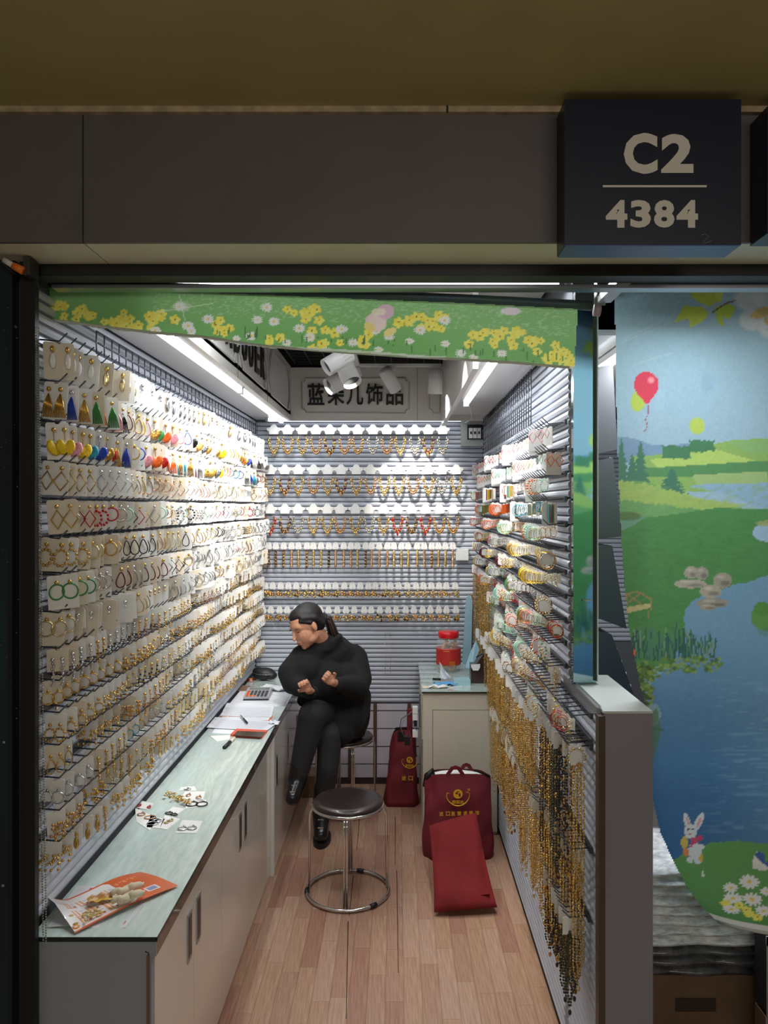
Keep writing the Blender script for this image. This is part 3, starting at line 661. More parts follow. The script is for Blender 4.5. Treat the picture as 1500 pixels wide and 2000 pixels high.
def edge_x(V): return np.interp(V, [540, 850, 1050, 1150, 1230, 1340, 1400, 1450, 1550, 1640, 1700, 1760, 1800, 1840], [1200, 1205, 1213, 1220, 1228, 1250, 1268, 1274, 1278, 1302, 1330, 1362, 1392, 1432])
DB = 2.20
def pos_blue(U, V):
    curl = np.clip((V-1350)/450, 0, 1)**1.5*np.exp(-np.clip(U-edge_x(V), 0, 900)/70.0)
    y = DB+0.006*np.sin(U/55)*np.clip((V-560)/300, 0, 1)+0.10*curl+.01*np.sin(V/60)*np.clip((V-1350)/120, 0, 1)
    return np.stack([(U-VX)*DB/F, y, H-(V-VY)*DB/F], -1)
bl = thing('roller_blind', 'tall roller blind printed with lake, meadow and red balloon, lowered beside the mirrored post', 'blind', (1.1, DB, 2.38))
def unparent_pos(f, o): return lambda U, V: f(U, V)-np.array(o)
M_print = print_mat('printed_blind', 0.42, 0.25)
sheet('fabric', np.arange(1195, 1700, 2.6), np.concatenate([np.arange(556, 1832, 2.6)]), unparent_pos(pos_blue, (1.1, DB, 2.38)), paint_blue, lambda U, V: U > edge_x(V), M_print, bl)
rl = MB().lathe([(0.024, xed(1200, DB)-1.1), (0.026, xed(1204, DB)-1.1), (0.026, xed(1700, DB)-1.1)], (0, 0.02, zed(549, DB)-2.38), 18, mat('blind_reverse', (52, 82, 100), 0.5), 'x'); rl.obj('roll', bl)
MB().box(xed(1188, DB)-1.1, xed(1199, DB)-1.1, 0.0, 0.04, zed(572, DB)-2.38, zed(538, DB)-2.38, m=mat('bracket_cream', (170, 170, 150), 0.4)).obj('bracket', bl)
hb = MB(); pts = [Vector(tuple(pos_blue(np.array(float(x)), np.array(1832.0))))-Vector((1.1, DB, 2.38)) for x in range(1428, 1700, 20)]
hb.tube(pts, 0.006, M_cap, n=8); hb.obj('hem_bar', bl)
# rolled-up green blind
DG = 2.0
def top_y(U): return np.interp(U, [75, 88, 300, 500, 700, 900, 1130, 1165], [564, 565, 571, 578, 586, 594, 606, 608])
def bot_y(U): return np.interp(U, [75, 88, 130, 200, 300, 400, 500, 600, 700, 800, 900, 1000, 1126, 1165], [620, 626, 630, 640, 652, 660, 676, 685, 692, 699, 704, 710, 721, 722])
def paint_green(U, V):
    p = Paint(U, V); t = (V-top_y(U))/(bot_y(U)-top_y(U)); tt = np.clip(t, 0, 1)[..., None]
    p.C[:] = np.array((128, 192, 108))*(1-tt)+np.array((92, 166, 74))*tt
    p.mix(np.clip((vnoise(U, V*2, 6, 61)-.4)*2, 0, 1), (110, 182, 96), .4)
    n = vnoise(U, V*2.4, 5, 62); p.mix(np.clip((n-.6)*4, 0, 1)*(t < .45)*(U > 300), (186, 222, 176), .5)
    r = random.Random(8)
    for cx, cy, n_, sp in ((115, 596, 6, 24), (165, 610, 6, 22), (225, 628, 12, 30), (262, 636, 6, 20), (310, 618, 8, 24), (432, 640, 9, 26), (595, 612, 9, 26), (640, 665, 9, 34), (715, 668, 6, 20), (790, 620, 5, 20), (845, 632, 12, 28), (952, 660, 12, 36), (1000, 662, 5, 20), (1035, 668, 5, 16), (1080, 690, 11, 30), (540, 668, 4, 20), (1115, 700, 4, 12)):
        for i in range(n_):
            x, y = cx+r.gauss(0, sp*.5), cy+r.gauss(0, 10); p.yflower(x, y, r.uniform(7, 11))
    for cx, cy, rr in ((302, 645, 13), (350, 598, 14), (365, 635, 14), (372, 645, 12), (405, 622, 14), (520, 600, 14), (535, 628, 13), (502, 624, 12), (585, 642, 14), (605, 660, 13), (668, 645, 14), (735, 650, 10), (490, 655, 14), (868, 626, 14), (820, 646, 14), (800, 668, 10), (690, 672, 12), (760, 660, 12), (870, 672, 10), (980, 690, 12), (640, 688, 12), (460, 660, 10), (440, 672, 12), (740, 686, 10), (900, 690, 12), (925, 698, 10), (560, 670, 11)): p.daisy(cx, cy, rr*.9)
    for i in range(60):
        x = r.uniform(330, 1110); y = float(bot_y(x))-r.uniform(4, 22); p.line([(x, y), (x+r.uniform(-2, 2), y-r.uniform(8, 18))], .8, (50, 110, 50))
    for i in range(5): p.ell(742+r.uniform(-14, 14), 622+r.uniform(-14, 14), 17, 15, r.choice(((244, 206, 214), (238, 216, 208), (230, 180, 210))), a=.9)
    p.ell(722, 640, 12, 8, (240, 216, 120), .5); p.ell(762, 650, 14, 7, (240, 220, 130), -.4); p.ell(740, 610, 14, 8, (246, 236, 200), a=.8)
    p.ell(998, 608, 20, 7, (226, 220, 224)); p.ell(355, 598, 20, 12, (230, 238, 224), a=.6, soft=.8)
    for a, b in (((300, 610), (415, 592)), ((350, 575), (360, 625))): p.line([a, b], 1, (232, 244, 226), .6)
    p.mix(V > bot_y(U)-4.5, (196, 208, 190)); p.mix((V > bot_y(U)-6)*(U > 468)*(U < 505), (140, 160, 220)); p.C = p.C*.86+p.C.mean(-1, keepdims=True)*.08+32
    return p.C
def pos_green(U, V):
    t = (V-top_y(U))/(bot_y(U)-top_y(U))
    y = DG+0.008*np.sin(U/70+1)*t+0.015*np.sin(U/160)*t
    return np.stack([(U-VX)*DG/F, y, H-(V-VY)*DG/F], -1)
gb = thing('roller_blind', 'green flower printed roller blind rolled up crookedly across the top of the stall opening', 'blind', (-0.2, DG, 2.30))
sheet('fabric', np.arange(84, 1130, 2.4), np.arange(560, 724, 2.0), unparent_pos(pos_green, (-0.2, DG, 2.30)), paint_green, lambda U, V: (V > top_y(U)-2.5) & (V < bot_y(U)+np.sin(U/9)*.8) & (U > 88-(V-560)*.05) & (U < 1129-(V-600)*.06), M_print, gb)
o_ = Vector((-0.2, DG, 2.30)); pts = [P(x, float(top_y(x))-10, DG+0.006)-o_ for x in range(76, 1170, 40)]
g2 = MB(); g2.tube(pts, [0.0128 for i in range(len(pts))], mat('blind_reverse2', (50, 76, 92), 0.5, rgb2=(62, 84, 74), scale=8, noise=.1), n=14); g2.obj('roll', gb)
MB().tube([P(1160, 606, DG)-o_, P(1172, 607, DG)-o_], 0.016, mat('roll_end_pink', (170, 150, 156), 0.4), n=12).obj('roll_end', gb)
b = MB()
pts = [P(x, float(bot_y(x))-2, DG-0.003)-o_ for x in range(92, 1125, 30)]
b.tube(pts, 0.0035, mat('hem_pale', (200, 206, 190), 0.5), n=6); b.obj('hem', gb)
ch = MB(); yy = 640.0; i = 0
while yy < 1850:
    x = 72+(yy-640)*.009+1.5*math.sin(yy/130); ch.ell(P(x, yy, 1.80)-o_, 0.0022, mat('bead_chain', (150, 150, 145), 0.3, .6), 6, 4)
    ch.ell(P(x+5+2*math.sin(yy/200), yy+2, 1.803)-o_, 0.0022, MATS['bead_chain'], 6, 4); yy += 5.2
tag(ch.obj('bead_chain', gb), 'grey looped bead pull chain')
# clear plastic film hanging at the opening's top corner and its bracket
pb = thing('blind_bracket', 'silver bracket with plastic scraps between the two blinds', 'bracket', P(1180, 570, 2.1))
MB().box(-0.022, 0.022, -0.01, 0.02, -0.012, 0.05, m=M_alu).obj('plate', pb); MB().box(-0.018, 0.018, -0.182, 0.0, -0.030, -0.010, m=M_alu).obj('arm', pb)
MB().box(-0.03, 0.0, -0.014, -0.01, -0.04, 0.03, m=M_clear).obj('plastic_scrap', pb)
# ------------------------------------------------------------------ hook rails and jewellery
def hook_mesh(sgn, L=0.068):
    b = MB(); b.tube([(0, 0, 0), (sgn*L*0.70, 0, -0.004), (sgn*L, 0, 0.016)], 0.0021, M_hook, n=5); return b.mesh('hook')
HK = {1: hook_mesh(1), -1: hook_mesh(-1)}
def rail(x, sgn, y0, y1, z, pitch, label, group, near):
    t = thing('hook_rail', label, 'hook rail', (x, y0, z), None, group)
    MB().box(min(0, sgn*0.008), max(0, sgn*0.008), 0, y1-y0, -0.008, 0.008, m=M_hook).obj('rail', t)
    ys = np.arange(0.02, y1-y0-0.01, pitch); far = MB()
    for i, y in enumerate(ys):
        if i < near: put('hook', HK[sgn], t, (sgn*0.008, y, 0))
        else: far.tube([(sgn*0.008, y, 0), (sgn*0.045, y, -0.003), (sgn*0.06, y, 0.013)], 0.0018, M_hook, n=4)
    if far.v: tag(far.obj('hook', t), kind='stuff')
    return [y0+y for y in ys]
def card_mb(wd, ht, m=M_card, tag_shape='rect'):
    b = MB(); t = 0.0007
    if tag_shape == 'rect': pr = [(-wd/2, -ht), (wd/2, -ht), (wd/2, -.004), (wd/2-.004, 0), (.006, 0), (.004, -.004), (-.004, -.004), (-.006, 0), (-wd/2+.004, 0), (-wd/2, -.004)]
    elif tag_shape == 'hanger': pr = [(-.5, -.62), (-.37, -.72), (-.30, -1), (.30, -1), (.37, -.72), (.5, -.62), (.5, -.42), (.28, -.34), (.14, -.10), (.06, 0), (-.06, 0), (-.14, -.10), (-.28, -.34), (-.5, -.42)]; pr = [(x*wd, z*ht) for x, z in pr]
    elif tag_shape == 'pouch': pr = [(-.34, -.98), (.34, -.98), (.5, -.82), (.46, -.5), (.3, -.12), (.16, 0), (-.16, 0), (-.3, -.12), (-.46, -.5), (-.5, -.82)]; pr = [(x*wd, z*ht) for x, z in pr]
    else: pr = [(0, 0), (.2, -.04), (.5, -.35), (.5, -.6), (.12, -.95), (0, -1), (-.12, -.95), (-.5, -.6), (-.5, -.35), (-.2, -.04)]; pr = [(x*wd, z*ht) for x, z in pr]
    b.prism(pr, -t, t, 'y', m); return b
def earring(style, m, m2=M_gold):
    """one earring hanging from (0,0,0) in front (-y) of its card; returns MB"""
    b = MB(); y = -0.004
    if style == 'hoop': b.ell((0, y, 0), .0035, m2, 6, 4); b.ring((0, y, -.016), .013, .0014, m, 14, 4)
    elif style == 'teardrop':
        b.ell((0, y, 0), .004, m2, 6, 4); pts = [(0.009*math.sin(2*PI*i/12)*(1-.45*math.cos(2*PI*i/12)), y, -.022+.016*math.cos(2*PI*i/12)) for i in range(12)]
        b.tube(pts, .0013, m, n=4, closed=True)
    elif style == 'beaded':
        b.ell((0, y, 0), .0045, m2, 6, 4)
        for i in range(9): b.ell((.0018*math.sin(i*2.2), y, -.008-i*.0058), (.0034, .0034, .0032), m if i % 2 else m2, 5, 3)
    elif style == 'bead loop':
        b.ell((0, y, 0), .004, m2, 6, 4)
        for i in range(11):
            a = 2*PI*i/11; b.ell((.011*math.sin(a), y, -.022+.014*math.cos(a)), .003, m, 5, 3)
    elif style == 'tassel':
        b.ell((0, y, 0), .004, m2, 6, 4)
        for i in range(7): b.tube([(0, y, -.008), ((i-3)*.0022, y-.002, -.026), ((i-3)*.0034, y, -.048)], .0012, m, n=4)
    elif style == 'petal':
        b.ell((0, y, 0), .004, m2, 6, 4); b.tube([(0, y, 0), (0, y, -.018)], .0007, m2, n=4)
        for i in range(5):
            a = PI*(0.15+.7*i/4); b.ell((.010*math.cos(a), y-.003, -.022-.012*math.sin(a)), (.008, .002, .011), m, 6, 4)
    elif style == 'stud': b.ell((0, y, -.004), .0042, m, 6, 4); b.ell((0, y, -.013), .0028, m2, 6, 4)
    elif style == 'rhombus':
        b.ell((0, y, 0), .0035, m2, 6, 4); b.tube([(0, y, -.006), (.012, y, -.022), (0, y, -.038), (-.012, y, -.022)], .0014, m, n=4, closed=True)
    elif style == 'leaf drop':
        b.ell((0, y, 0), (.004, .002, .006), m2, 6, 4); b.ell((0, y, -.02), (.006, .0018, .014), m, 6, 5)
    elif style == 'cluster':
        for i in range(12): b.ell((random.uniform(-.009, .009), y-random.uniform(0, .008), -.004-random.uniform(0, .034)), .0038, (m, m2, M_gold)[i % 3], 5, 3)
    return b
ECACHE = {}; CCACHE = {}
def ering(style, col):
    k = (style, col)
    if k not in ECACHE:
        m2 = M_silver if col in ('silver', 'mint', 'blue') else M_gold
        b = earring(style, CM[col], m2); ECACHE[k] = (b, b.mesh('earring'))
    return ECACHE[k]
def ecard(wd, ht, cream):
    k = (wd, ht, cream)
    if k not in CCACHE: b = card_mb(wd, ht, M_card2 if cream else M_card); CCACHE[k] = (b, b.mesh('earring_card'))
    return CCACHE[k]
class Bulk:
    def __init__(s): s.mb = MB()
    def add(s, b, M):
        o = len(s.mb.v); A = np.array(M); V = np.array(b.v)@A[:3, :3].T+A[:3, 3]
        s.mb.v += V.tolist(); sl = [s.mb.slot(m) for m in b.mats]
        s.mb.f += [[i+o for i in f] for f in b.f]; s.mb.mi += [sl[k] for k in b.mi]; s.mb.sm += b.sm
R = random.Random(11)
# rows above the counter: (z, styles, colours, card size, cream share)
LZ = [2.165, 2.065, 1.965, 1.868, 1.772, 1.676, 1.584, 1.492, 1.404, 1.324, 1.244, 1.164, 1.082, 1.002, 0.925]
met = ['gold', 'pale gold', 'silver', 'rose gold']
LROW = [(('stud', 'leaf drop'), ['silver', 'pale gold', 'black', 'pearl white']), (('petal', 'teardrop', 'tassel'), ['orange', 'blue', 'yellow', 'black', 'pink', 'burgundy', 'gold', 'green']),
        (('petal', 'tassel', 'hoop'), ['orange', 'teal', 'yellow', 'red', 'pink', 'blue', 'gold', 'burgundy']), (('hoop', 'teardrop', 'rhombus'), ['gold', 'pale gold', 'silver', 'rose gold']),
        (('bead loop', 'rhombus', 'hoop'), ['gold', 'mint', 'black', 'red', 'silver', 'silver']), (('hoop', 'bead loop', 'teardrop'), ['red', 'gold', 'silver', 'black', 'pale gold']),
        (('teardrop', 'hoop', 'rhombus'), ['silver', 'red', 'gold', 'green', 'silver', 'black', 'burgundy']), (('hoop', 'teardrop', 'stud'), ['pale gold', 'rose gold', 'mint', 'silver', 'silver']),
        (('beaded', 'bead loop', 'cluster'), ['gold', 'pale gold', 'rose gold', 'silver', 'silver']), (('beaded', 'cluster', 'hoop'), ['gold', 'rose gold', 'silver', 'gold']),
        (('cluster', 'beaded', 'bead loop'), ['gold', 'black', 'pale gold', 'silver', 'gold']), (('beaded', 'cluster', 'teardrop'), ['gold', 'rose gold', 'pale gold', 'burgundy']),
        (('cluster', 'hoop', 'beaded'), ['gold', 'silver', 'teal', 'pale gold', 'gold', 'pearl white']), (('beaded', 'cluster', 'bead loop'), ['gold', 'red', 'pale gold', 'yellow', 'gold', 'rose gold']),
        (('beaded', 'leaf drop', 'cluster'), ['gold', 'pale gold', 'green', 'gold', 'rose gold']), (('cluster', 'beaded'), ['gold', 'black', 'rose gold', 'gold'])]
items = []
for r, z in enumerate(LZ):
    ys = rail(XL, 1, 1.885, 4.80, z, 0.056, 'grey hook rail of earring cards, %s down on the wall above the counter' % ORD[r+1], 'hook rails above the counter', 22)
    styles, cols = LROW[r]; run = 0; st = cl = None
    for i, y in enumerate(ys):
        if run <= 0: run = R.choice((2, 3, 4, 5)); st = R.choice(styles); cl = R.choice(cols)
        run -= 1
        if r in (1, 2, 4) : cl = R.choice(cols)
        if y > 3.0 and cl not in met and R.random() < .45: cl = R.choice(('silver', 'gold', 'pearl white'))
        if R.random() < 0.07: continue
        wd = R.choice((0.056, 0.064, 0.072)) if r < 8 else R.choice((0.046, 0.05))
        ht = (0.092 if r < 3 else 0.084) if r < 8 else 0.056
        items.append((r, i, y, z, st, cl, wd, ht, R.random() < (.35 if y < 3 else .12)))
px_size = lambda it: -it[2]
items.sort(key=lambda it: it[2]); near, far = items[:288], items[288:]
G_E = 'earring cards hanging above the counter'
def jit(it, k): return math.sin(it[1]*12.9898+it[0]*78.233+k*3.7)
def cmat(it, dx=0.0):
    x = XL+0.014+it[6]*0.5+0.006+.009*jit(it, 1); return Matrix.Translation((x, it[2]+.006*jit(it, 2), it[3]-0.002-.004*abs(jit(it, 3)))) @ Matrix.Rotation(math.radians(24+16*jit(it, 4)), 4, 'Z') @ Matrix.Rotation(math.radians(4*jit(it, 5)), 4, 'Y')
ES_ = lambda r: 1.45 if r < 8 else 1.15
for it in near:
    r, i, y, z, st, cl, wd, ht, cream = it
    o = put('earring_card', ecard(wd, ht, cream)[1]); o.matrix_world = cmat(it)
    tag(o, '%s %s earrings on %s card, %s hook from shopfront, %s row above counter' % (cl, st, 'cream' if cream else 'white', ORD[i+1], ORD[r+1]), 'earrings', G_E)
    for sx in (-1, 1):
        e = put('earring', ering(st, cl)[1], o, (sx*wd*0.24, -.002, -ht*(0.2 if r < 8 else 0.45)), (0, 0, sx*.4*jit(it, 6+sx))); e.scale = (ES_(r),)*3
bk = Bulk()
for it in far:
    r, i, y, z, st, cl, wd, ht, cream = it; M = cmat(it); bk.add(ecard(wd, ht, cream)[0], M)
    for sx in (-1, 1): bk.add(ering(st, cl)[0], M @ Matrix.Translation((sx*wd*0.24, -.002, -ht*(0.2 if r < 8 else 0.45))) @ Matrix.Scale(ES_(r), 4))
o = bk.mb.obj('earring_cards_far'); o.name = 'earring_card_row'; tag(o, 'dense deeper rows of silver and gold earring cards above the counter', 'earrings', G_E, 'stuff')
# wire grids at the top of both side walls
def wire_grid(x, y0, y1, z0, z1, dy, dz, label):
    b = MB()
    for y in np.arange(y0, y1, dy): b.tube([(x, y, z0), (x, y, z1)], 0.0022, M_hook, n=4)
    for z in np.arange(z0, z1+.001, dz): b.tube([(x, y0, z), (x, y1, z)], 0.0022, M_hook, n=4)
    o = b.obj('wire_grid'); tag(o, label, 'wire grid')
wire_grid(0.505, 2.9, 4.55, 2.06, 2.27, 0.055, 0.035, 'grey wire grid high on the bracelet wall under the tube light')
wire_grid(-0.862, 2.2, 4.75, 2.19, 2.255, 0.06, 0.032, 'grey wire ladder grid along the top of the earring wall')
# bracelet wall opposite the counter
def bangle(style, c1, c2):
    b = MB()
    if style == 'bangle':
        for i in range(4): b.ring((.004*math.sin(i*2.1), -.014+i*.009, -.034-.003*math.sin(i*1.7)), .026, .0015, (CM[c1], CM[c2])[i % 2], 16, 4, 'xz', 1-.12*(i % 2))
    elif style == 'beaded bracelet':
        for i in range(18):
            a = 2*PI*i/18; b.ell((.024*math.sin(a), 0, -.032+.026*math.cos(a)), .0034, CM[c1] if i % 3 else CM[c2], 5, 3)
    elif style == 'hair clip':
        for i in range(4): b.box(-.006+i*.004, -.0045+i*.004, -.006, .006, -.055, -.006, m=(CM[c1], CM[c2])[i % 2])
    elif style == 'charm strand':
        for i in range(14): b.ell((.006*math.sin(i*2.4), .006*math.cos(i*1.9), -.008-i*.0042), .004, (CM[c1], CM[c2], M_gold)[i % 3], 5, 3)
    elif style == 'rhombus earring':
        for sx in (-1, 1): b.tube([(sx*.012, -.004, -.008), (sx*.012+.010, -.004, -.024), (sx*.012, -.004, -.040), (sx*.012-.010, -.004, -.024)], .0014, CM[c1], n=4, closed=True)
    return b
BC = {}
def bang(s, a, b2):
    k = (s, a, b2)
    if k not in BC: m = bangle(s, a, b2); BC[k] = (m, m.mesh('jewellery'))
    return BC[k]
RZ = [2.02, 1.937, 1.856, 1.776, 1.697, 1.619, 1.542, 1.466, 1.391, 1.317, 1.244, 1.172, 1.10]
RROW = [(('rhombus earring',), ['gold', 'orange', 'red', 'pink']), (('rhombus earring',), ['gold', 'red', 'mint', 'orange']), (('hair clip', 'beaded bracelet'), ['brown', 'red', 'yellow', 'mint', 'orange']),
        (('hair clip', 'bangle'), ['orange', 'brown', 'green', 'gold', 'teal']), (('bangle', 'beaded bracelet'), ['gold', 'red', 'mint', 'orange', 'rose gold']), (('bangle',), ['yellow', 'gold', 'red', 'silver', 'pearl white']),
        (('bangle', 'charm strand'), ['gold', 'silver', 'yellow', 'burgundy']), (('bangle', 'beaded bracelet'), ['gold', 'green', 'pale gold', 'burgundy', 'silver']), (('charm strand', 'bangle'), ['orange', 'gold', 'mint', 'red']),
        (('charm strand', 'beaded bracelet'), ['gold', 'orange', 'green', 'red']), (('bangle', 'charm strand'), ['gold', 'pale gold', 'yellow', 'mint']), (('charm strand', 'bangle'), ['gold', 'red', 'yellow', 'pale gold']), (('charm strand', 'beaded bracelet'), ['gold', 'brown', 'gold', 'mint'])]
items = []
for r, z in enumerate(RZ):
    y0 = 2.44 if z > 1.2 else 2.12
    ys = rail(XR, -1, y0, 4.80 if r < 9 else 4.05, z, 0.046, 'grey hook rail of bracelets, %s down on the wall beyond the mirrored post' % ORD[r+1], 'hook rails on the bracelet wall', 14)
    styles, cols = RROW[r]; run = 0
    for i, y in enumerate(ys):
        if run <= 0: run = R.choice((1, 2, 3)); st = R.choice(styles); c1 = R.choice(cols); c2 = R.choice(('gold', 'pale gold', 'silver', c1))
        run -= 1
        if R.random() < (.2 if r < 2 else .10): continue
        items.append((r, i, y, z, st, c1, c2))
items.sort(key=lambda it: it[2]); near, far = items[:250], items[250:]
G_B = 'carded bracelets and hair clips on the bracelet wall'
CB = card_mb(0.042, 0.062); CBm = CB.mesh('bracelet_card'); CS = card_mb(0.036, 0.048); CSm = CS.mesh('bracelet_card')
big = lambda st: st in ('rhombus earring', 'hair clip')
def rmat(it): s_ = (1.05 if big(it[4]) else .84)+.22*jit(it, 5); return Matrix.Translation((XR-0.046+.018*jit(it, 1), it[2]+.014*jit(it, 2), it[3]-0.003-.009*abs(jit(it, 3)))) @ Matrix.Rotation(math.radians(-28-34*jit(it, 4)), 4, 'Z') @ Matrix.Scale(s_, 4)
for it in near:
    r, i, y, z, st, c1, c2 = it
    o = put('bracelet_card', CBm if big(st) else CSm); o.matrix_world = rmat(it)
    tag(o, '%s %s on white card, %s hook from shopfront, %s bracelet wall row' % (c1, st, ORD[i+1], ORD[r+1]), 'jewellery', G_B)
    put('jewellery', bang(st, c1, c2)[1], o, (0, -.012, .0))
bk = Bulk()
for it in far: bk.add(CB if big(it[4]) else CS, rmat(it)); bk.add(bang(*it[4:])[0], rmat(it) @ Matrix.Translation((0, -.012, 0)))
tag(bk.mb.obj('bracelet_card_row'), 'dense deeper rows of gold and coloured bracelets opposite the counter', 'jewellery', G_B, 'stuff')
# long chains below
def chain_mb(L, m, m2, seed, fat=1.0):
    r = random.Random(seed); b = MB()
    for s, Lk in ((-1, 1), (-.4, .93), (.35, .97), (1, .9)):
        n = int(L*Lk/0.0085)
        for i in range(n):
            z = -0.05-i*0.0085; w_ = .011*fat*math.sin(min(1, i/6)*PI/2)*(1 if i < n-4 else (n-i)/5)
            b.ell((s*w_+r.uniform(-.0012, .0012), r.uniform(-.002, .002), z), (.0028*fat, .0028*fat, .0042), m if r.random() < .75 else m2, 4, 3)
    b.ell((0, 0, -0.055-L), (.005, .003, .009), m2, 6, 4); return b.mesh('chain')
chs = {}
def chain(L, k, dark=0):
    if (L, k, dark) not in chs:
        m, m2 = [(M_gold, M_gold2), (M_gold, mat('old_gold', (150, 104, 40), .35, 1.0)), (mat('dark_bead', (52, 38, 28), .3), M_gold), (mat('moss_bead', (66, 72, 50), .3), MATS['dark_bead'])][k]
        chs[(L, k, dark)] = chain_mb(L, m, m2, k*7+int(L*100), 1.25 if dark else 1.0)
    return chs[(L, k, dark)]
M_leafcard = mat('tag_ivory', (224, 220, 206), 0.5)
LT = card_mb(0.030, 0.075, M_leafcard, 'leaf').mesh('necklace_tag'); RT = card_mb(0.04, 0.05, M_card).mesh('necklace_tag')
G_N = 'long bead necklaces on the lower bracelet wall'
def necklace_row(z, y0, y1, pitch, L, kinds, leaf, rname, near_n, dark=0):
    ys = rail(XR, -1, y0, y1, z, pitch, 'grey hook rail of long necklaces, %s' % rname, 'necklace hook rails', 12)
    for i, y in enumerate(ys):
        if R.random() < .05: continue
        k = R.choice(kinds); jj = R.choice((-.01, .0, .01))
        o = put('necklace_tag', LT if leaf else RT); o.matrix_world = Matrix.Translation((XR-0.045+jj, y, z-.004)) @ Matrix.Rotation(math.radians(R.uniform(-25, 5)), 4, 'Z')
        tag(o, '%s bead necklace on %s tag, %s from shopfront, %s' % (('bright gold', 'old gold', 'dark brown', 'moss black')[k], 'leaf shaped' if leaf else 'white', ORD[i+1], rname), 'necklace', G_N)
        put('chain', chain(round(L*R.choice((.86, 1, 1.1)), 3), k, dark), o, (0, -.004, 0.01))
necklace_row(1.395, 4.10, 4.82, 0.045, 0.42, [0, 0, 1], False, 'row beside side cabinet', 12)
necklace_row(1.03, 2.75, 4.6, 0.044, 0.30, [0, 0, 0, 1], False, 'row below the bracelets', 12)
necklace_row(0.74, 2.62, 3.95, 0.044, 0.32, [0, 0, 1], True, 'lowest gold row', 12)
necklace_row(1.085, 2.12, 2.66, 0.036, 0.40, [1, 2, 2, 3, 0], False, 'half wall top row', 12, 1)
necklace_row(0.80, 2.12, 2.60, 0.040, 0.34, [0, 1, 0], True, 'half wall leaf row', 12, 1)
necklace_row(0.60, 2.14, 2.52, 0.028, 0.20, [2, 3, 3, 2, 3], False, 'half wall bottom row', 12, 1)
# necklaces on the back wall
YN = YB-0.055
def u_chain(c1, c2, k):
    b = MB(); n = 9; top = -0.030
    for s in (-1, 1): b.tube([(s*.027, 0, top), (s*.033, 0, -0.10)], 0.0007, M_gold2, n=3)
    for i in range(15):
        a = PI*i/14; x = .033*math.cos(a); z = -0.10-0.085*math.sin(a)**(1.0 if k % 2 else 1.6)
        b.ell((x, 0, z), (.0078, .006, .0088), CM[c1] if (i+k) % 3 else CM[c2], 5, 3); b.ell((x*.74, -.004, z+.014), (.0052, .005, .0066), CM[c2] if i % 2 else CM[c1], 5, 3)
    if k % 3 == 0: b.ell((0, 0, -0.195), (.006, .003, .010), CM[c1], 6, 4)
    return b.mesh('necklace')
HM = card_mb(0.087, 0.064, M_card, 'hanger').mesh('hanger_card')
combos = [('gold', 'pale gold'), ('gold', 'rose gold'), ('silver', 'pale gold'), ('gold', 'burgundy'), ('black', 'gold'), ('rose gold', 'gold'), ('red', 'gold'), ('brown', 'gold')]
UC = [u_chain(a, b2, k) for k, (a, b2) in enumerate(combos)]
HB = MB().tube([(0, 0.05, 0), (0, 0.006, 0), (0, -0.006, .006)], 0.0016, M_hook, n=4).mesh('hook')
G_W = 'necklaces on white hanger cards on the back wall'
for r, (py, xs_) in enumerate(((828, [536+28.3*i*.965 for i in range(13)]), (906, [527+28.0*i for i in range(14)]), (983, [528+28.0*i*.985 for i in range(14)]))):
    for i, px in enumerate(xs_):
        p = P(px+R.uniform(-1.5, 1.5), py, YN); k = R.choice((0, 0, 1, 1, 2, 5, 3)) if r < 2 else R.choice((0, 1, 3, 6, 2, 5, 7))
        o = put('hanger_card', HM, None, p); tag(o, '%s and %s necklace on white hanger card, %s along %s back wall row' % (combos[k][0], combos[k][1], ORD[i+1], ORD[r+1]), 'necklace', G_W)
        put('necklace', UC[k], o, (0, -.004, 0)); put('hook', HB, o, (0, 0, -.006))
# bracelets on pouch shaped tags
PM = card_mb(0.042, 0.045, M_card, 'pouch').mesh('pouch_card')
def bar_mb(c1, c2, k, kind):
    b = MB()
    if kind == 0:
        b.tube([(0, 0, -.03), (0, 0, -.20)], .0006, M_gold2, n=3)
        for i in range(16): b.ell((.0016*math.sin(i*2), 0, -.055-i*.0066), (.0092, .0065, .0050), CM[c1] if (i+k) % 3 else CM[c2], 5, 3)
    else:
        b.tube([(0, 0, -.03), (0, 0, -.05)], .0008, M_gold2, n=3)
        for i in range(14): b.ell((R.uniform(-.021, .021), R.uniform(-.006, .006), -.052-R.uniform(0, .04)), (.007, .006, .008), (CM[c1], CM[c2], M_gold)[i % 3], 5, 3)
    return b.mesh('bracelet' if kind == 0 else 'charm_cluster')
BR = [bar_mb(a, b2, k, 0) for k, (a, b2) in enumerate(combos)]; CL = [bar_mb(a, b2, k, 1) for k, (a, b2) in enumerate(combos)]
for r, (py, n, x0, x1, kind) in enumerate(((1059, 27, 512, 885, 0), (1137, 25, 517, 888, 1), (1184, 24, 512, 890, 1))):
    for i in range(n):
        px = x0+(x1-x0)*i/(n-1)+R.uniform(-2, 2); k = R.choice((0, 1, 1, 5, 5, 3, 7, 4, 0))
        o = put('pouch_card', PM, None, P(px, py, YN)); tag(o, '%s and %s %s on white pouch tag, %s along %s back wall row' % (combos[k][0], combos[k][1], 'bracelet' if kind == 0 else 'charm bunch', ORD[i+1], ORD[r+4]), 'bracelet', 'bracelets on white pouch tags on the back wall')
        put('bracelet' if kind == 0 else 'charm_cluster', (BR if kind == 0 else CL)[k], o, (0, -.004, 0)); put('hook', HB, o, (0, 0, -.012))
sc2 = MB(); sc2.tube([P(757, 1232, YN), P(757, 1232, YB+.005)], .0015, M_hook, n=4)
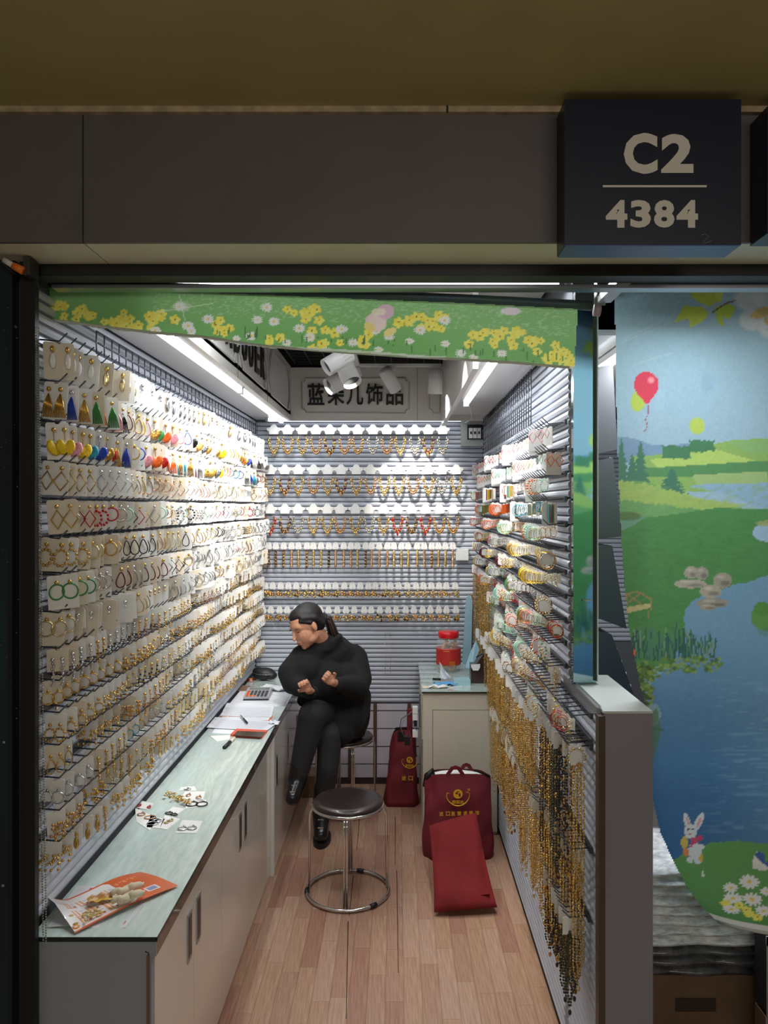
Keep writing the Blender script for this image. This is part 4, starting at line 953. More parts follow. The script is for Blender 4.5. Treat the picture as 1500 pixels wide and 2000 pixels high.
for x in (752, 762): sc2.tube([P(x, 1235, YN), P(x+1, 1300, YN), P(x, 1322, YN)], .0008, M_gold2, n=3); sc2.ell(P(x, 1241, YN), .004, CM['brown'], 5, 3); sc2.ell(P(x, 1305, YN), .004, CM['brown'], 5, 3)
tag(sc2.obj('thin_necklace'), 'fine long necklace hanging alone below the charm bunches', 'necklace')

for k2, (px, py, d_, L_) in enumerate(((128, 1130, 2.0, .22), (152, 1190, 2.04, .20), (112, 1230, 1.98, .16))):
    p = P(px, py, d_); o = put('necklace_tag', RT, None, p); put('chain', chain(L_, 0, 0), o, (0, -.004, 0.01)); b = MB().tube([(0, 0, -.004), (XL+.01-p.x, 0, -.006)], .0018, M_hook, n=4).obj('hook', o)
    tag(o, 'long gold bead strand hanging over the earring cards, %s of three by the pull chain' % ('topmost', 'middle', 'lowest')[k2], 'necklace', 'long gold strands by the shopfront')
# ------------------------------------------------------------------ counter and cabinets
CZ = 0.705
M_glass = mat('glass_top', (196, 214, 206), 0.08, coat=1.0, stretch=(9, 1.5, 1), scale=9, rgb2=(212, 226, 220))
M_edge = mat('edge_brown', (112, 92, 78), 0.35); M_glassedge = mat('glass_edge', (24, 40, 36), 0.2)
ct = thing('countertop', 'long pale green glass countertop running along the earring wall', 'countertop', (-0.74, 3.3, CZ))
MB().box(XL-(-0.74)+0.002, -0.584+0.74, 1.866-3.3, 4.845-3.3, -0.006, 0, m=M_glass).obj('glass_top', ct)
MB().box(XL+0.74+0.002, -0.583+0.74, 1.864-3.3, 1.868-3.3, -0.011, -0.0002, m=M_glassedge).obj('glass_edge', ct)
MB().box(-0.585+0.74, -0.5825+0.74, 1.864-3.3, 4.845-3.3, -0.0075, -0.0002, m=M_glassedge).obj('glass_edge', ct)
MB().box(XL+0.74+0.002, -0.590+0.74, 1.872-3.3, 4.84-3.3, -0.046, -0.0065, m=M_edge).obj('board', ct)
MB().box(-0.590+0.74, -0.586+0.74, 1.872-3.3, 4.84-3.3, -0.048, -0.0078, m=mat('edge_strip', (88, 74, 66), 0.25, coat=.5)).obj('edge_strip', ct)
M_cab = mat('cabinet_cream', (226, 220, 208), 0.22, coat=0.6); M_cabgrey = mat('cabinet_side_grey', (150, 153, 162), 0.45)
M_handle = mat('handle_dark', (70, 70, 72), 0.3, 0.7)
def door(par, y0, y1, z0, z1, hy, x=-0.608, handle=(0.44, 0.58)):
    d = MB().box(x-0.012, x+0.006, y0+0.0015, y1-0.0015, z0, z1, m=M_cab).obj('door', par)
    b = MB(); b.box(x+0.006, x+0.0095, hy-0.022, hy+0.022, handle[0], handle[1], m=M_alu); b.box(x+0.0095, x+0.0105, hy-0.015, hy+0.015, handle[0]+.012, handle[1]-.012, m=M_handle); b.obj('handle', d)
c1 = thing('counter_cabinet', 'cream door cabinet with grey end under the countertop nearest the shopfront', 'cabinet', (0, 0, 0))
MB().box(XL+0.004, -0.622, 1.895, 3.63, 0.0, CZ-0.047, m=M_cab).obj('body', c1)
MB().box(XL+0.004, -0.598, 1.869, 1.894, 0.0, CZ-0.047, m=M_cabgrey).obj('end_panel', c1)
MB().box(XL+0.004+.74, -0.586+.74, 1.8675-3.3, 1.8715-3.3, -0.048, -0.0115, m=M_cabgrey).obj('end_board', ct)
MB().tube([(xed(283, 1.866), 1.867, zed(1859, 1.866)), (xed(290, 1.866), 1.867, zed(1862, 1.866)), (xed(290, 1.866), 1.867, zed(1870, 1.866))], .0015, M_handle, n=4).obj('bent_clip', ct, -Vector(ct.location))
MB().box(xed(286, 1.866), xed(292, 1.866), 1.866, 1.8695, 0.02, zed(1866, 1.866), m=M_edge).obj('groove', c1)
ds = [(1.895, 2.27), (2.27, 2.63), (2.63, 2.985), (2.985, 3.345)]
for i, (a, b_) in enumerate(ds): door(c1, a, b_, 0.02, CZ-0.052, b_-0.05 if i % 2 == 0 else a+0.05)
MB().box(-0.62, -0.602, 3.347, 3.628, 0.02, CZ-0.052, m=M_cab).obj('filler_panel', c1)
c2 = thing('counter_cabinet', 'white cabinet under the countertop beside the seated woman', 'cabinet', (0, 0, 0))
MB().box(XL+0.004, -0.60, 3.64, 4.835, 0.0, CZ-0.047, m=M_cab).obj('body', c2)
MB().box(-0.60, -0.585, 3.64, 3.665, 0.0, CZ-0.05, m=M_white).obj('edge_post', c2)
for i, (a, b_) in enumerate(((3.67, 4.05), (4.05, 4.44), (4.44, 4.83))): door(c2, a, b_, 0.02, CZ-0.052, a+0.05, x=-0.592, handle=(0.40, 0.54))
# side cabinet ------------------------------------------------------------
M_c3 = mat('side_cabinet_ivory', (206, 198, 178), 0.35, noise=0.02, scale=8)
c3 = thing('side_cabinet', 'ivory side cabinet with glass top against the back wall', 'cabinet', (0.33, 4.46, 0))
def b3(n, x0, x1, y0, y1, z0, z1, m, p=c3): return MB().box(x0-.33, x1-.33, y0-4.46, y1-4.46, z0, z1, m=m).obj(n, p)
b3('body', 0.137, 0.532, 4.105, 4.835, 0.0, 0.758, M_c3)
b3('stile', 0.137, 0.187, 4.095, 4.105, 0.0, 0.758, M_c3); b3('top_rail', 0.187, 0.532, 4.095, 4.105, 0.668, 0.758, M_c3)
dd = b3('door', 0.190, 0.532, 4.090, 4.105, 0.02, 0.664, M_c3)
b3('joint', 0.1868, 0.190, 4.098, 4.104, 0.0, 0.668, mat('joint_grey', (120, 112, 98), .6)); b3('joint', 0.187, 0.532, 4.098, 4.104, 0.664, 0.668, MATS['joint_grey'])
b3('glass_top', 0.130, 0.534, 4.085, 4.84, 0.766, 0.772, M_glass); b3('glass_edge', 0.130, 0.534, 4.084, 4.0865, 0.758, 0.766, M_glassedge)
b3('drawer', 0.131, 0.137, 4.13, 4.42, 0.50, 0.74, M_c3)
MB().tube([(0.128-.33, 4.15-4.46, 0.735), (0.122-.33, 4.15-4.46, 0.735), (0.122-.33, 4.15-4.46, 0.56), (0.130-.33, 4.15-4.46, 0.56)], .0025, M_handle, n=5).obj('handle', c3)
# sockets and cables on the side of the cabinet
sk = thing('power_strip', 'white sockets with plugs and dark cables hanging beside the ivory cabinet', 'power strip', P(810, 1400, 4.18))
for py in (1386, 1399, 1432): MB().box(-0.012, 0.016, -0.02, 0.02, zed(py+6, 4.18)-sk.location.z, zed(py-6, 4.18)-sk.location.z, m=M_white).obj('socket', sk)
MB().box(-0.004, 0.012, -0.01, 0.012, -0.05, -0.02, m=M_black).obj('plug', sk)
for pts in (((812, 1398), (796, 1396), (784, 1404), (780, 1425), (782, 1440)), ((812, 1404), (800, 1420), (803, 1430), (811, 1442)), ((806, 1388), (790, 1402), (783, 1422), (790, 1440)), ((814, 1420), (812, 1450), (808, 1465), (815, 1478))):
    MB().tube([P(x, y, 4.17)-sk.location for x, y in pts], .0018, M_black if pts[0][0] != 806 else M_greyp, n=5).obj('cable', sk)
MB().box(-0.055, -0.025, -0.02, 0.01, -0.15, -0.105, m=M_black).obj('adapter', sk)
# ------------------------------------------------------------------ stools
M_leather = mat('seat_leather', (46, 34, 32), 0.3, coat=0.3)
def stool(loc, h, label, rot=0.0):
    t = thing('stool', label, 'stool', loc, (0, 0, rot), 'round chrome stools')
    MB().lathe([(0.02, h-0.03), (0.150, h-0.03), (0.158, h-0.022), (0.160, h-0.012), (0.152, h-0.003), (0.12, h), (0.01, h+0.001)], n=40, m=M_leather).obj('seat', t)
    MB().lathe([(0.150, h-0.034), (0.164, h-0.032), (0.165, h-0.022), (0.158, h-0.020)], n=40, m=M_steel).obj('seat_rim', t)
    for k2 in range(4):
        a = k2*PI/2; u = Vector((math.cos(a), math.sin(a), 0)); v = Vector((-math.sin(a), math.cos(a), 0))
        for s in ((-0.006, 0.006) if k2 % 2 else (0,)):
            pts = [u*0.145+v*s+Vector((0, 0, h-0.034)), u*0.160+v*s+Vector((0, 0, h-0.042)), u*0.172+v*s+Vector((0, 0, h-0.065)), u*0.174+v*s+Vector((0, 0, h-0.10)), u*0.176+v*s+Vector((0, 0, 0.018))]
            MB().tube(pts, 0.0055, M_steel, n=8).obj('leg', t)
    MB().ring((0, 0, 0.012), 0.186, 0.0075, M_steel, 48, 8, 'xy').obj('foot_ring', t)
    for a in (math.radians(185), math.radians(75), math.radians(310)):
        b = MB(); b.tube([(0.186*math.cos(a+e), 0.186*math.sin(a+e), 0.012) for e in (-.09, 0, .09)], 0.0105, M_black, n=8); b.obj('rubber_clip', t)
    return t
stool((-0.224, 3.49, 0), 0.425, 'round dark seat chrome stool standing empty in the aisle', 0.0)
stool((-0.30, 4.46, 0), 0.43, 'round chrome stool that the woman in black sits on', 0.3)
st_ = MB().tube([P(742, 1560, 3.55), P(738, 1580, 3.55), P(741, 1596, 3.56), P(736, 1602, 3.56)], .0012, M_card2, n=4).obj('thread'); tag(st_, 'pale loose thread dangling from the empty stool seat', 'thread')
# ------------------------------------------------------------------ bags
M_bag = mat('bag_burgundy', (112, 24, 38), 0.7, noise=0.12, scale=10, bump=0.4); M_bagin = mat('bag_red', (118, 16, 20), 0.9, noise=0.12, scale=8, bump=.5)
M_yel = mat('print_yellow', (232, 178, 30), 0.6); M_bagblack = mat('bag_black', (20, 18, 20), 0.5)
def bag_mb(wd, dp, h, seed, topw=0.92, lean=0.0, m=M_bag):
    r = random.Random(seed); b = MB(); n = 36; L = 14; vs = []; ph = [r.uniform(0, 6) for _ in range(6)]
    for j in range(L+1):
        t = j/L; W = wd/2*(1+(.03*math.sin(PI*t)))*(1-(1-topw)*t); D = dp/2*(1-.55*t**2)
        for k in range(n):
            a = 2*PI*k/n; cx = abs(math.cos(a))**.35*(1 if math.cos(a) > 0 else -1); sy = abs(math.sin(a))**.55*(1 if math.sin(a) > 0 else -1)
            wv = .004*math.sin(5*a+ph[0]+6*t)+.004*math.sin(3*a+ph[1]-9*t)
            vs.append((W*cx+wv+lean*t, D*sy+wv*1.5*math.sin(7*t+ph[2]), h*t*(1+(.035*math.cos(2*a)*-1 if j == L else 0))))
    fs = [[j*n+k, j*n+(k+1) % n, (j+1)*n+(k+1) % n, (j+1)*n+k] for j in range(L) for k in range(n)]+[list(range(n))[::-1]]
    b.raw(vs, fs, m, True)
    vi = [(x*.97, y*.94, z-.004) for (x, y, z) in vs[-n:]]; b.raw(vi+[(x*.9, y*.8, z-.12) for (x, y, z) in vi], [[k, n+k, n+(k+1) % n, (k+1) % n] for k in range(n)]+[[n+k for k in range(n)]], M_bagblack)
    return b
def bag_logo(par, cx, y, cz, s, full=True):
    b = MB(); pts = []
    for i in range(17):
        a = PI*(1.0+i/16); pts.append((cx+s*.42*math.cos(a), y, cz-.02*s-s*.36*abs(math.sin(a))**1.3-.0*s))
    pts = [(cx-s*.30, y, cz+.08*s), (cx-s*.40, y, cz+.10*s)]+pts+[(cx+s*.42, y, cz+.10*s), (cx+s*.30, y, cz+.14*s)]
    b.tube(pts, [.004*s/.2*(.35+.9*math.sin(PI*i/(len(pts)-1))) for i in range(len(pts))], M_yel, n=4); b.obj('printed_bowl', par)
    g = MB(); g.lathe([(s*.17, 0), (s*.17, .001)], (cx, y-.001, cz+.06*s), 24, M_yel, 'y', False); 
    g.ell((cx-.05*s, y-.002, cz+.09*s), (.05*s, .0008, .035*s), M_bag, 8, 5); g.ell((cx+.06*s, y-.002, cz+.03*s), (.04*s, .0008, .07*s), M_bag, 8, 5); g.ell((cx+.0*s, y-.002, cz+.15*s), (.05*s, .0008, .02*s), M_bag, 8, 5); g.obj('printed_globe', par)
    put('printed_text', text_mesh('printed_text', '欧亚达', s*.42, s*.13, M_yel, .02, .0008), par, (cx, y-.001, cz-.23*s))
    if full: put('printed_text', text_mesh('printed_text', '®', s*.09, s*.09, M_yel, .02, .0008), par, (cx+.40*s, y-.001, cz+.22*s))
o3 = Vector((0.305, 3.88, 0))
bg = thing('shopping_bag', 'burgundy fabric shopping bag with yellow globe print standing before the ivory cabinet', 'bag', o3)
bag_mb(0.345, 0.16, 0.40, 3, 0.93).obj('body', bg)
def strap(par, x0, x1, y, z, hh, m, wd=0.016):
    b = MB(); pts = [(x0, y, z-.05), (x0+.004, y-.003, z+.02), (x0*.7+x1*.3, y-.01, z+hh*.9), ((x0+x1)/2, y-.012, z+hh), (x0*.3+x1*.7, y-.01, z+hh*.9), (x1-.004, y-.003, z+.02), (x1, y, z-.05)]
    vs = []
    for i, p in enumerate(pts):
        t = Vector(pts[min(i+1, 6)])-Vector(pts[max(i-1, 0)]); n = Vector((t.z, 0, -t.x)).normalized()
        for s in (-1, 1):
            for q in (-.001, .001): vs.append(Vector(p)+n*wd*s*.6+Vector((0, q, 0)))
    fs = []
    for i in range(6): a = i*4; fs += [[a, a+2, a+6, a+4], [a+1, a+5, a+7, a+3], [a, a+4, a+5, a+1], [a+2, a+3, a+7, a+6]]
    b.raw(vs, fs, m); return b.obj('handle', par)
strap(bg, -0.055, 0.025, -0.035, 0.395, 0.055, M_bag); strap(bg, 0.015, 0.075, 0.02, 0.395, 0.05, M_bag)
wb_ = MB(); wb_.ell((-.01, 0.0, .385), (.145, .035, .035), M_card, 20, 10); wb_.obj('white_lining', bg)
bb = MB(); bb.tube([(-.165, 0, .34), (-.155, -.02, .40), (-.125, -.02, .425), (-.12, -.01, .40)], [.012, .016, .014, .006], M_bagblack, n=8); bb.obj('black_plastic', bg)
bag_logo(bg, -0.005, -0.082, 0.322, 0.135)
for ch, px in zip('进口直营连锁店', (862, 875, 885, 897, 909, 920, 932)):
    put('printed_character', text_mesh('printed_character', ch, .020, .021, M_yel, .02, .0008), bg, ((px-VX)*3.79/F-0.305, -0.088, zed(1590-(px-862)*.03, 3.79)))
tx = MB(); tx.box((862-VX)*3.78/F-.305, (880-VX)*3.78/F-.305, -0.090, -0.0885, 0.165, 0.19, m=M_yel)
tx.box((888-VX)*3.78/F-.305, (908-VX)*3.78/F-.305, -0.090, -0.0885, 0.175, 0.187, m=M_yel); tx.obj('printed_patch', bg)
# flattened bag in front
fb_ = thing('folded_bag', 'flattened red fabric bag slumped on the floor against the globe print bag', 'bag', (0.29, 3.5, 0))
TL, TR, BR_, BL_ = P(838, 1612, 3.70), P(930, 1588, 3.70), P(971, 1772, 3.30), P(848, 1782, 3.28)
nu, nv = 12, 16; vs = []
for top in (0, 1):
    for j in range(nv+1):
        v = j/nv; l = BL_.lerp(TL, v); r_ = BR_.lerp(TR, v)
        for i in range(nu+1):
            u = i/nu; p = l.lerp(r_, u+.03*math.sin(5.5*v)*(1-abs(2*u-1))-.025*math.sin(PI*v)*(u-.5)*2); e = min(1, min(u, 1-u)*6)*min(1, min(v, 1-v)*6+.15)
            off = (.022*e+.007*math.sin(9*v+4*u)*e+.006*abs(math.sin(7*u-5*v+1))*e+.010*math.sin(3*u+6*v)) if top else -.008*e
            q = p+Vector((0, -.75, .66))*off-Vector(fb_.location); q.z = max(q.z, 0.003*(1+top)); vs.append(q)
N = (nu+1)*(nv+1); fs = []
for top in (0, 1):
    for j in range(nv):
        for i in range(nu):
            a = top*N+j*(nu+1)+i; f = [a, a+1, a+nu+2, a+nu+1]; fs.append(f if top else f[::-1])
per = [i for i in range(nu+1)]+[j*(nu+1)+nu for j in range(1, nv+1)]+[nv*(nu+1)+i for i in range(nu-1, -1, -1)]+[j*(nu+1) for j in range(nv-1, 0, -1)]
for a, c in zip(per, per[1:]+per[:1]): fs.append([a, c, N+c, N+a])
MB().raw(vs, fs, M_bagin, True).obj('body', fb_)
f2 = MB(); q = [P(912, 1740, 3.385), P(952, 1735, 3.385), P(955, 1748, 3.36), P(915, 1753, 3.36)]
f2.raw([p-Vector(fb_.location)+Vector((0, -.03, .02)) for p in q]+[p-Vector(fb_.location)+Vector((0, -.026, .016)) for p in q], [(0,1,2,3), (7,6,5,4), (0,4,5,1), (1,5,6,2), (2,6,7,3), (3,7,4,0)], M_bagin); f2.obj('fold_crease', fb_)
b2_ = thing('shopping_bag', 'burgundy shopping bag with dark adapter on top, wedged behind the ivory cabinet', 'bag', (0.022, 4.56, 0))
bag_mb(0.200, 0.17, 0.42, 9, 0.62, 0.015).obj('body', b2_)
MB().box(0.035, 0.068, -0.01, 0.01, 0.40, 0.55, m=M_bag).obj('handle', b2_)
MB().box(-0.02, 0.02, -0.055, -0.02, 0.38, 0.425, m=M_black).obj('adapter_box', b2_)
bag_logo(b2_, 0.050, -0.088, 0.27, 0.11, False)
for ch, px in zip('进口', (789, 802)): put('printed_character', text_mesh('printed_character', ch, .026, .026, M_yel, .02, .0008), b2_, ((px-VX)*4.46/F-.022, -0.092, zed(1521, 4.46)))
cbx = MB(); cbx.box(-0.575, -0.48, 4.62, 4.78, 0, 0.13, m=M_box).obj('cardboard_box'); tag(bpy.data.objects['cardboard_box'] if False else cbx and [o for o in COL.objects if o.name.startswith('cardboard_box')][-1], 'low brown box on the floor behind the boots of the woman', 'box')
# ------------------------------------------------------------------ things on the side cabinet
z0 = 0.772
jr = thing('snack_jar', 'clear snack jar of cookies with red lid and red label on the ivory cabinet', 'jar', (0.305, 4.58, z0))
M_pet = mat('clear_plastic', (235, 240, 238), 0.06, alpha=0.22)
MB().lathe([(0.01, 0), (0.066, 0.0), (0.071, 0.01), (0.068, 0.02), (0.073, 0.03), (0.073, 0.165), (0.066, 0.185), (0.055, 0.195), (0.054, 0.20)], n=30, m=M_pet).obj('jar_body', jr)
MB().lathe([(0.0738, 0.045), (0.0742, 0.05), (0.0742, 0.135), (0.0738, 0.14)], n=30, m=mat('label_red', (190, 44, 36), 0.45)).obj('label', jr)
MB().lathe([(0.02, 0.199), (0.058, 0.199), (0.062, 0.203), (0.062, 0.232), (0.056, 0.238), (0.0, 0.238)], n=36, m=mat('lid_red', (226, 20, 28), 0.3, coat=.4)).obj('lid', jr)
ck = MB(); M_ck = mat('cookie', (206, 160, 100), 0.7, noise=.2, scale=60)
for i in range(110):
    a = R.uniform(0, 2*PI); rr = R.uniform(.02, .06); ck.ell((rr*math.cos(a), rr*math.sin(a), R.uniform(.012, .172)), (R.uniform(.009, .014), R.uniform(.006, .011), R.uniform(.006, .011)), M_ck, 6, 4)
tag(ck.obj('cookie', jr), kind='stuff')
for i in range(3): MB().box(0.0-.0+.012*i*0, .034, -.0752, -.0744, .066-.008*i, .068-.008*i, m=M_yel).obj('label_line', jr)
MB().box(-.035, .0, -.0748, -.0744, .128, .131, m=M_yel).obj('label_line', jr)
tb = thing('tissue_box', 'dark brown upright holder with white packet at the edge of the ivory cabinet', 'holder', (0.47, 4.30, z0))
b = MB(); b.prism([(-.062, 0), (.062, 0), (.062, .165), (.045, .175), (.01, .165), (-.015, .13), (-.035, .10), (-.062, .10)], -.045, .045, 'y', mat('holder_brown', (48, 28, 24), 0.35, coat=.3)); b.obj('body', tb)
b = MB(); b.prism([(-.062, .105), (-.012, .108), (-.012, .09), (-.022, .072), (-.05, .072), (-.06, .09)], -.05, -.046, 'y', M_card); b.obj('white_packet', tb)
bs = MB(); bs.tube([(-.03, -.02, .14), (0, -.03, .16), (.03, -.02, .15), (.03, .0, .18)], .004, M_black, n=6); bs.obj('cord', tb)
ts = thing('tissue', 'crumpled white tissue standing up on the blue face mask', 'tissue', P(868, 1322, 4.32))
vs = []; nx, ny = 8, 10
for j in range(ny+1):
    for i in range(nx+1):
        u, v = i/nx-.5, j/ny; vs.append((u*(.085-.065*v**.6)+(.012-.03*v), .014*math.sin(9*u+6*v)-.02*u, v*.092*(1-.35*(u+.5)*(1 if u > 0 else .4))+.002*math.sin(20*u)))
fs = [[j*(nx+1)+i, j*(nx+1)+i+1, (j+1)*(nx+1)+i+1, (j+1)*(nx+1)+i] for j in range(ny) for i in range(nx)]
MB().raw(vs, fs, mat('tissue_white', (238, 240, 244), .8), True).obj('sheet', ts)
ts.location.z = z0+.012
def crumple(name, par, w_, l_, h, m, seed, loc=(0, 0, 0), n=10, rot=0):
    r = random.Random(seed); vs = []; a, b_, c = [r.uniform(0, 6) for _ in range(3)]
    for j in range(n+1):
        for i in range(n+1):
            u, v = i/n-.5, j/n-.5; vs.append((u*w_, v*l_, .001+h*abs(math.sin(6*u+a)*math.sin(5*v+b_)+.4*math.sin(11*(u+v)+c))))
    fs = [[j*(n+1)+i, j*(n+1)+i+1, (j+1)*(n+1)+i+1, (j+1)*(n+1)+i] for j in range(n) for i in range(n)]
    return MB().raw(vs, fs, m, True).obj(name, par, loc, (0, 0, rot))
M_mask = mat('mask_blue', (96, 172, 222), .7); M_maskp = mat('mask_pale', (170, 208, 224), .7)
mk = thing('face_mask', 'blue face mask with white ear loops lying on the ivory cabinet', 'mask', (0.265, 4.23, z0))
crumple('mask_body', mk, .12, .09, .010, M_mask, 4, rot=.2)
for s, a in ((-.02, .05), (.05, .03)):
    MB().tube([(s+.045*math.cos(t*PI/6), -.05+.034*math.sin(-t*PI/6), .004+.003*math.sin(t)) for t in range(-1, 8)], .002, M_card, n=5).obj('ear_loop', mk)
m2 = thing('face_mask', 'pale blue face mask leaning against the dark holder behind the jar', 'mask', (0.425, 4.40, z0))
vs = [(-.035, 0, .06), (.0, -.01, .05), (.045, .0, .16), (.025, .0, .215), (-.01, .01, .13)]
MB().raw([Vector(v) for v in vs]+[Vector(v)+Vector((0, .004, 0)) for v in vs], [(0,1,2,3,4), (9,8,7,6,5)]+[(i, (i+1) % 5, 5+(i+1) % 5, 5+i)[::-1] for i in range(5)], M_maskp).obj('mask_body', m2)
MB().tube([(.02, 0, .2), (.03, 0, .25), (.045, 0, .26), (.05, 0, .16)], .0012, M_card, n=4).obj('ear_loop', m2)
tp = thing('tissue_packet', 'pale blue packet lying between the mask and dark holder', 'packet', (0.37, 4.24, z0))
MB().box(-.06, .03, -.04, .04, 0, .028, m=mat('packet_blue', (168, 206, 214), .4)).obj('body', tp)
pp = thing('paper', 'curled receipt papers at the front edge of the ivory cabinet', 'paper', (0.20, 4.16, z0)); crumple('sheet', pp, .13, .06, .008, M_card2, 8); crumple('sheet', pp, .10, .05, .012, M_card, 12, (.02, -.01, .002))
pn = MB().tube([(0.20, 4.34, z0+.006), (0.245, 4.33, z0+.006)], .006, M_black, n=10).obj('marker'); tag(pn, 'black marker lying behind the blue face mask', 'marker')
rb_ = thing('rolled_board', 'pale blue rounded board leaning in the back corner behind the jar', 'board', (0.445, 4.78, z0))
b = MB(); b.prism([(-.04, 0), (.012, 0), (.022, .38), (.015, .41), (.002, .43), (-.012, .42), (-.02, .39)], -.01, .01, 'y', mat('board_blue', (160, 196, 208), .4, bump=.3, scale=50)); b.obj('board', rb_)
MB().tube([(.016, 0, 0), (.028, 0, .40), (.018, 0, .425), (0, 0, .435)], .005, mat('board_wood', (140, 100, 66), .5), n=6).obj('wooden_edge', rb_)
r3 = thing('rolled_paper', 'grey paper tube standing beside the pale blue board', 'tube', (0.492, 4.76, z0)); MB().tube([(0, 0, 0), (.014, 0, .40)], .017, mat('tube_grey', (140, 138, 132), .5), n=14).obj('tube', r3)
# breaker box and plate on the back wall
bx = thing('breaker_box', 'grey open breaker box with white switches high in the back corner', 'breaker box', P(919, 847, 4.84))
def bb_(n, px0, px1, py0, py1, y0, y1, m): 
    return MB().box(xed(px0, 4.8)-bx.location.x, min(xed(px1, 4.8), XR-.002)-bx.location.x, y0, y1, zed(py1, 4.8)-bx.location.z, zed(py0, 4.8)-bx.location.z, m=m).obj(n, bx)
bb_('housing', 901, 944, 823, 871, -.03, .015, mat('box_grey', (150, 154, 150), .4)); bb_('dark_opening', 913, 944, 829, 858, -.034, -.03, M_black)
for i in range(3):
    s = bb_('switch', 916+8*i, 923+8*i, 836, 856, -.046, -.034, M_white); 
    MB().box(xed(918+8*i, 4.8)-bx.location.x, xed(921+8*i, 4.8)-bx.location.x, -.052, -.046, zed(848, 4.8)-bx.location.z, zed(843, 4.8)-bx.location.z, m=M_black).obj('lever', s)
cp = thing('cover_plate', 'blank white cover plate beside the back wall pouch tags', 'cover plate', P(902, 1083, 4.84))
MB().box(-.04, .04, -.025, 0.012, -.036, .036, m=M_white).obj('plate', cp); MB().box(-.036, .036, -.0265, -.025, -.032, .032, m=mat('plate_face', (216, 222, 220), .3)).obj('plate_face', cp)
# ------------------------------------------------------------------ things on the counter
M_paper = mat('paper_white', (236, 238, 244), .7); M_lineink = mat('pale_ink', (120, 124, 140), .7)
def flat(name, quad, z, th, m, par, n=1): 
    q = [G(x, y, z) for x, y in quad]; o = Vector(par.location)
    b = MB(); b.raw([p-o for p in q]+[p-o+Vector((0, 0, th)) for p in q], [(3,2,1,0), (4,5,6,7)]+[(i, (i+1) % 4, 4+(i+1) % 4, 4+i) for i in range(4)], m)
    return b.obj(name, par)
def flat_thing(name, label, cat, quad, z, th, m, part='sheet', group=None):
    c = G(sum(p[0] for p in quad)/4, sum(p[1] for p in quad)/4, z); t = thing(name, label, cat, c, None, group); flat(part, quad, z, th, m, t); return t
def lines_on(t, p0, p1, q0, q1, n, z, m=None, th=.5):
    """n thin printed lines from edge p0-p1 to edge q0-q1"""
    b = MB(); o = Vector(t.location)
    for i in range(n):
        f = (i+.5)/n; a = (p0[0]+(p1[0]-p0[0])*f, p0[1]+(p1[1]-p0[1])*f); c = (q0[0]+(q1[0]-q0[0])*f, q0[1]+(q1[1]-q0[1])*f)
        A = G(*a, z)-o; C_ = G(*c, z)-o; b.raw([A, C_, C_+Vector((0, .0018, 0)), A+Vector((0, .0018, 0))], [(0,1,2,3)], m or M_lineink)
    tag(b.obj('ruled_line', t), kind='stuff')
d_ = flat_thing('price_list', 'large white price list sheet under the calculator', 'paper', ((432, 1395), (554, 1378), (568, 1354), (470, 1348)), CZ+.0004, .0006, M_paper)
lines_on(d_, (470, 1365), (455, 1378), (540, 1366), (535, 1376), 3, CZ+.0014)
nb = flat_thing('notebook', 'open spiral notebook with white pages on the glass counter', 'notebook', ((430, 1400), (530, 1403), (536, 1378), (443, 1375)), CZ+.001, .006, M_paper, 'page_block')
lines_on(nb, (445, 1380), (436, 1397), (530, 1382), (526, 1400), 8, CZ+.0074)
sp_ = MB()
for i in range(26): p = G(433+i*3.8, 1399.5+i*.08, CZ+.006)-nb.location; sp_.ring(p, .0035, .0007, M_steel, 8, 4, 'yz')
tag(sp_.obj('spiral_binding', nb), kind='stuff')
n2 = flat_thing('notebook', 'orange edged notebook covered with yellow printed sheet beneath the spiral notebook', 'notebook', ((425, 1412), (528, 1410), (533, 1398), (432, 1398)), CZ+.001, .003, CM['orange'], 'cover')
flat('page', ((428, 1409), (524, 1407), (528, 1401), (434, 1400)), CZ+.0041, .001, M_paper, n2)
s3 = flat_thing('paper', 'lined white sheet with curled edges in front of the spiral notebook', 'paper', ((403, 1421), (520, 1428), (545, 1410), (420, 1401)), CZ+.005, .0012, M_paper)
lines_on(s3, (432, 1404), (416, 1421), (530, 1411), (512, 1424), 8, CZ+.0066)
crumple('curled_edge', s3, .05, .05, .010, M_paper, 3, tuple(G(536, 1413, CZ+.004)-s3.location))
s4 = flat_thing('paper', 'small white slip partly under the lined sheet', 'paper', ((414, 1432), (456, 1434), (462, 1425), (420, 1422)), CZ+.0004, .0008, M_paper)
s5 = flat_thing('paper', 'folded receipt beside the black capped pen', 'paper', ((410, 1438), (424, 1449), (448, 1444), (450, 1436)), CZ+.0004, .002, M_card)
s6 = flat_thing('paper', 'crumpled thin white sheets by the elbow of the woman', 'paper', ((500, 1350), (560, 1362), (566, 1342), (520, 1336)), CZ+.002, .001, M_paper)
crumple('crumpled_sheet', s6, .16, .12, .016, M_paper, 7, (0, 0, .002))
s7 = flat_thing('leaflet', 'brown printed leaflet behind the calculator', 'leaflet', ((462, 1350), (490, 1350), (497, 1342), (470, 1338)), CZ+.0004, .002, mat('leaflet_brown', (150, 120, 104), .5, noise=.3, scale=60))
ca = thing('calculator', 'grey desk calculator with orange keys on the price list', 'calculator', G(504, 1362, CZ)+Vector((0, 0, .002)), (0, 0, .03))
b = MB(); b.prism([(-.075, .0), (.085, .0), (.085, .034), (-.075, .018)], -.068, .068, 'x', mat('calculator_grey', (168, 170, 176), .35)); b.obj('body', ca)
Mx = Matrix.Rotation(math.radians(5.7), 4, 'X')
MB().box(-.055, .055, .045, .075, .0245, .0275, m=mat('calculator_screen', (120, 130, 124), .2), M=Mx).obj('screen', ca)
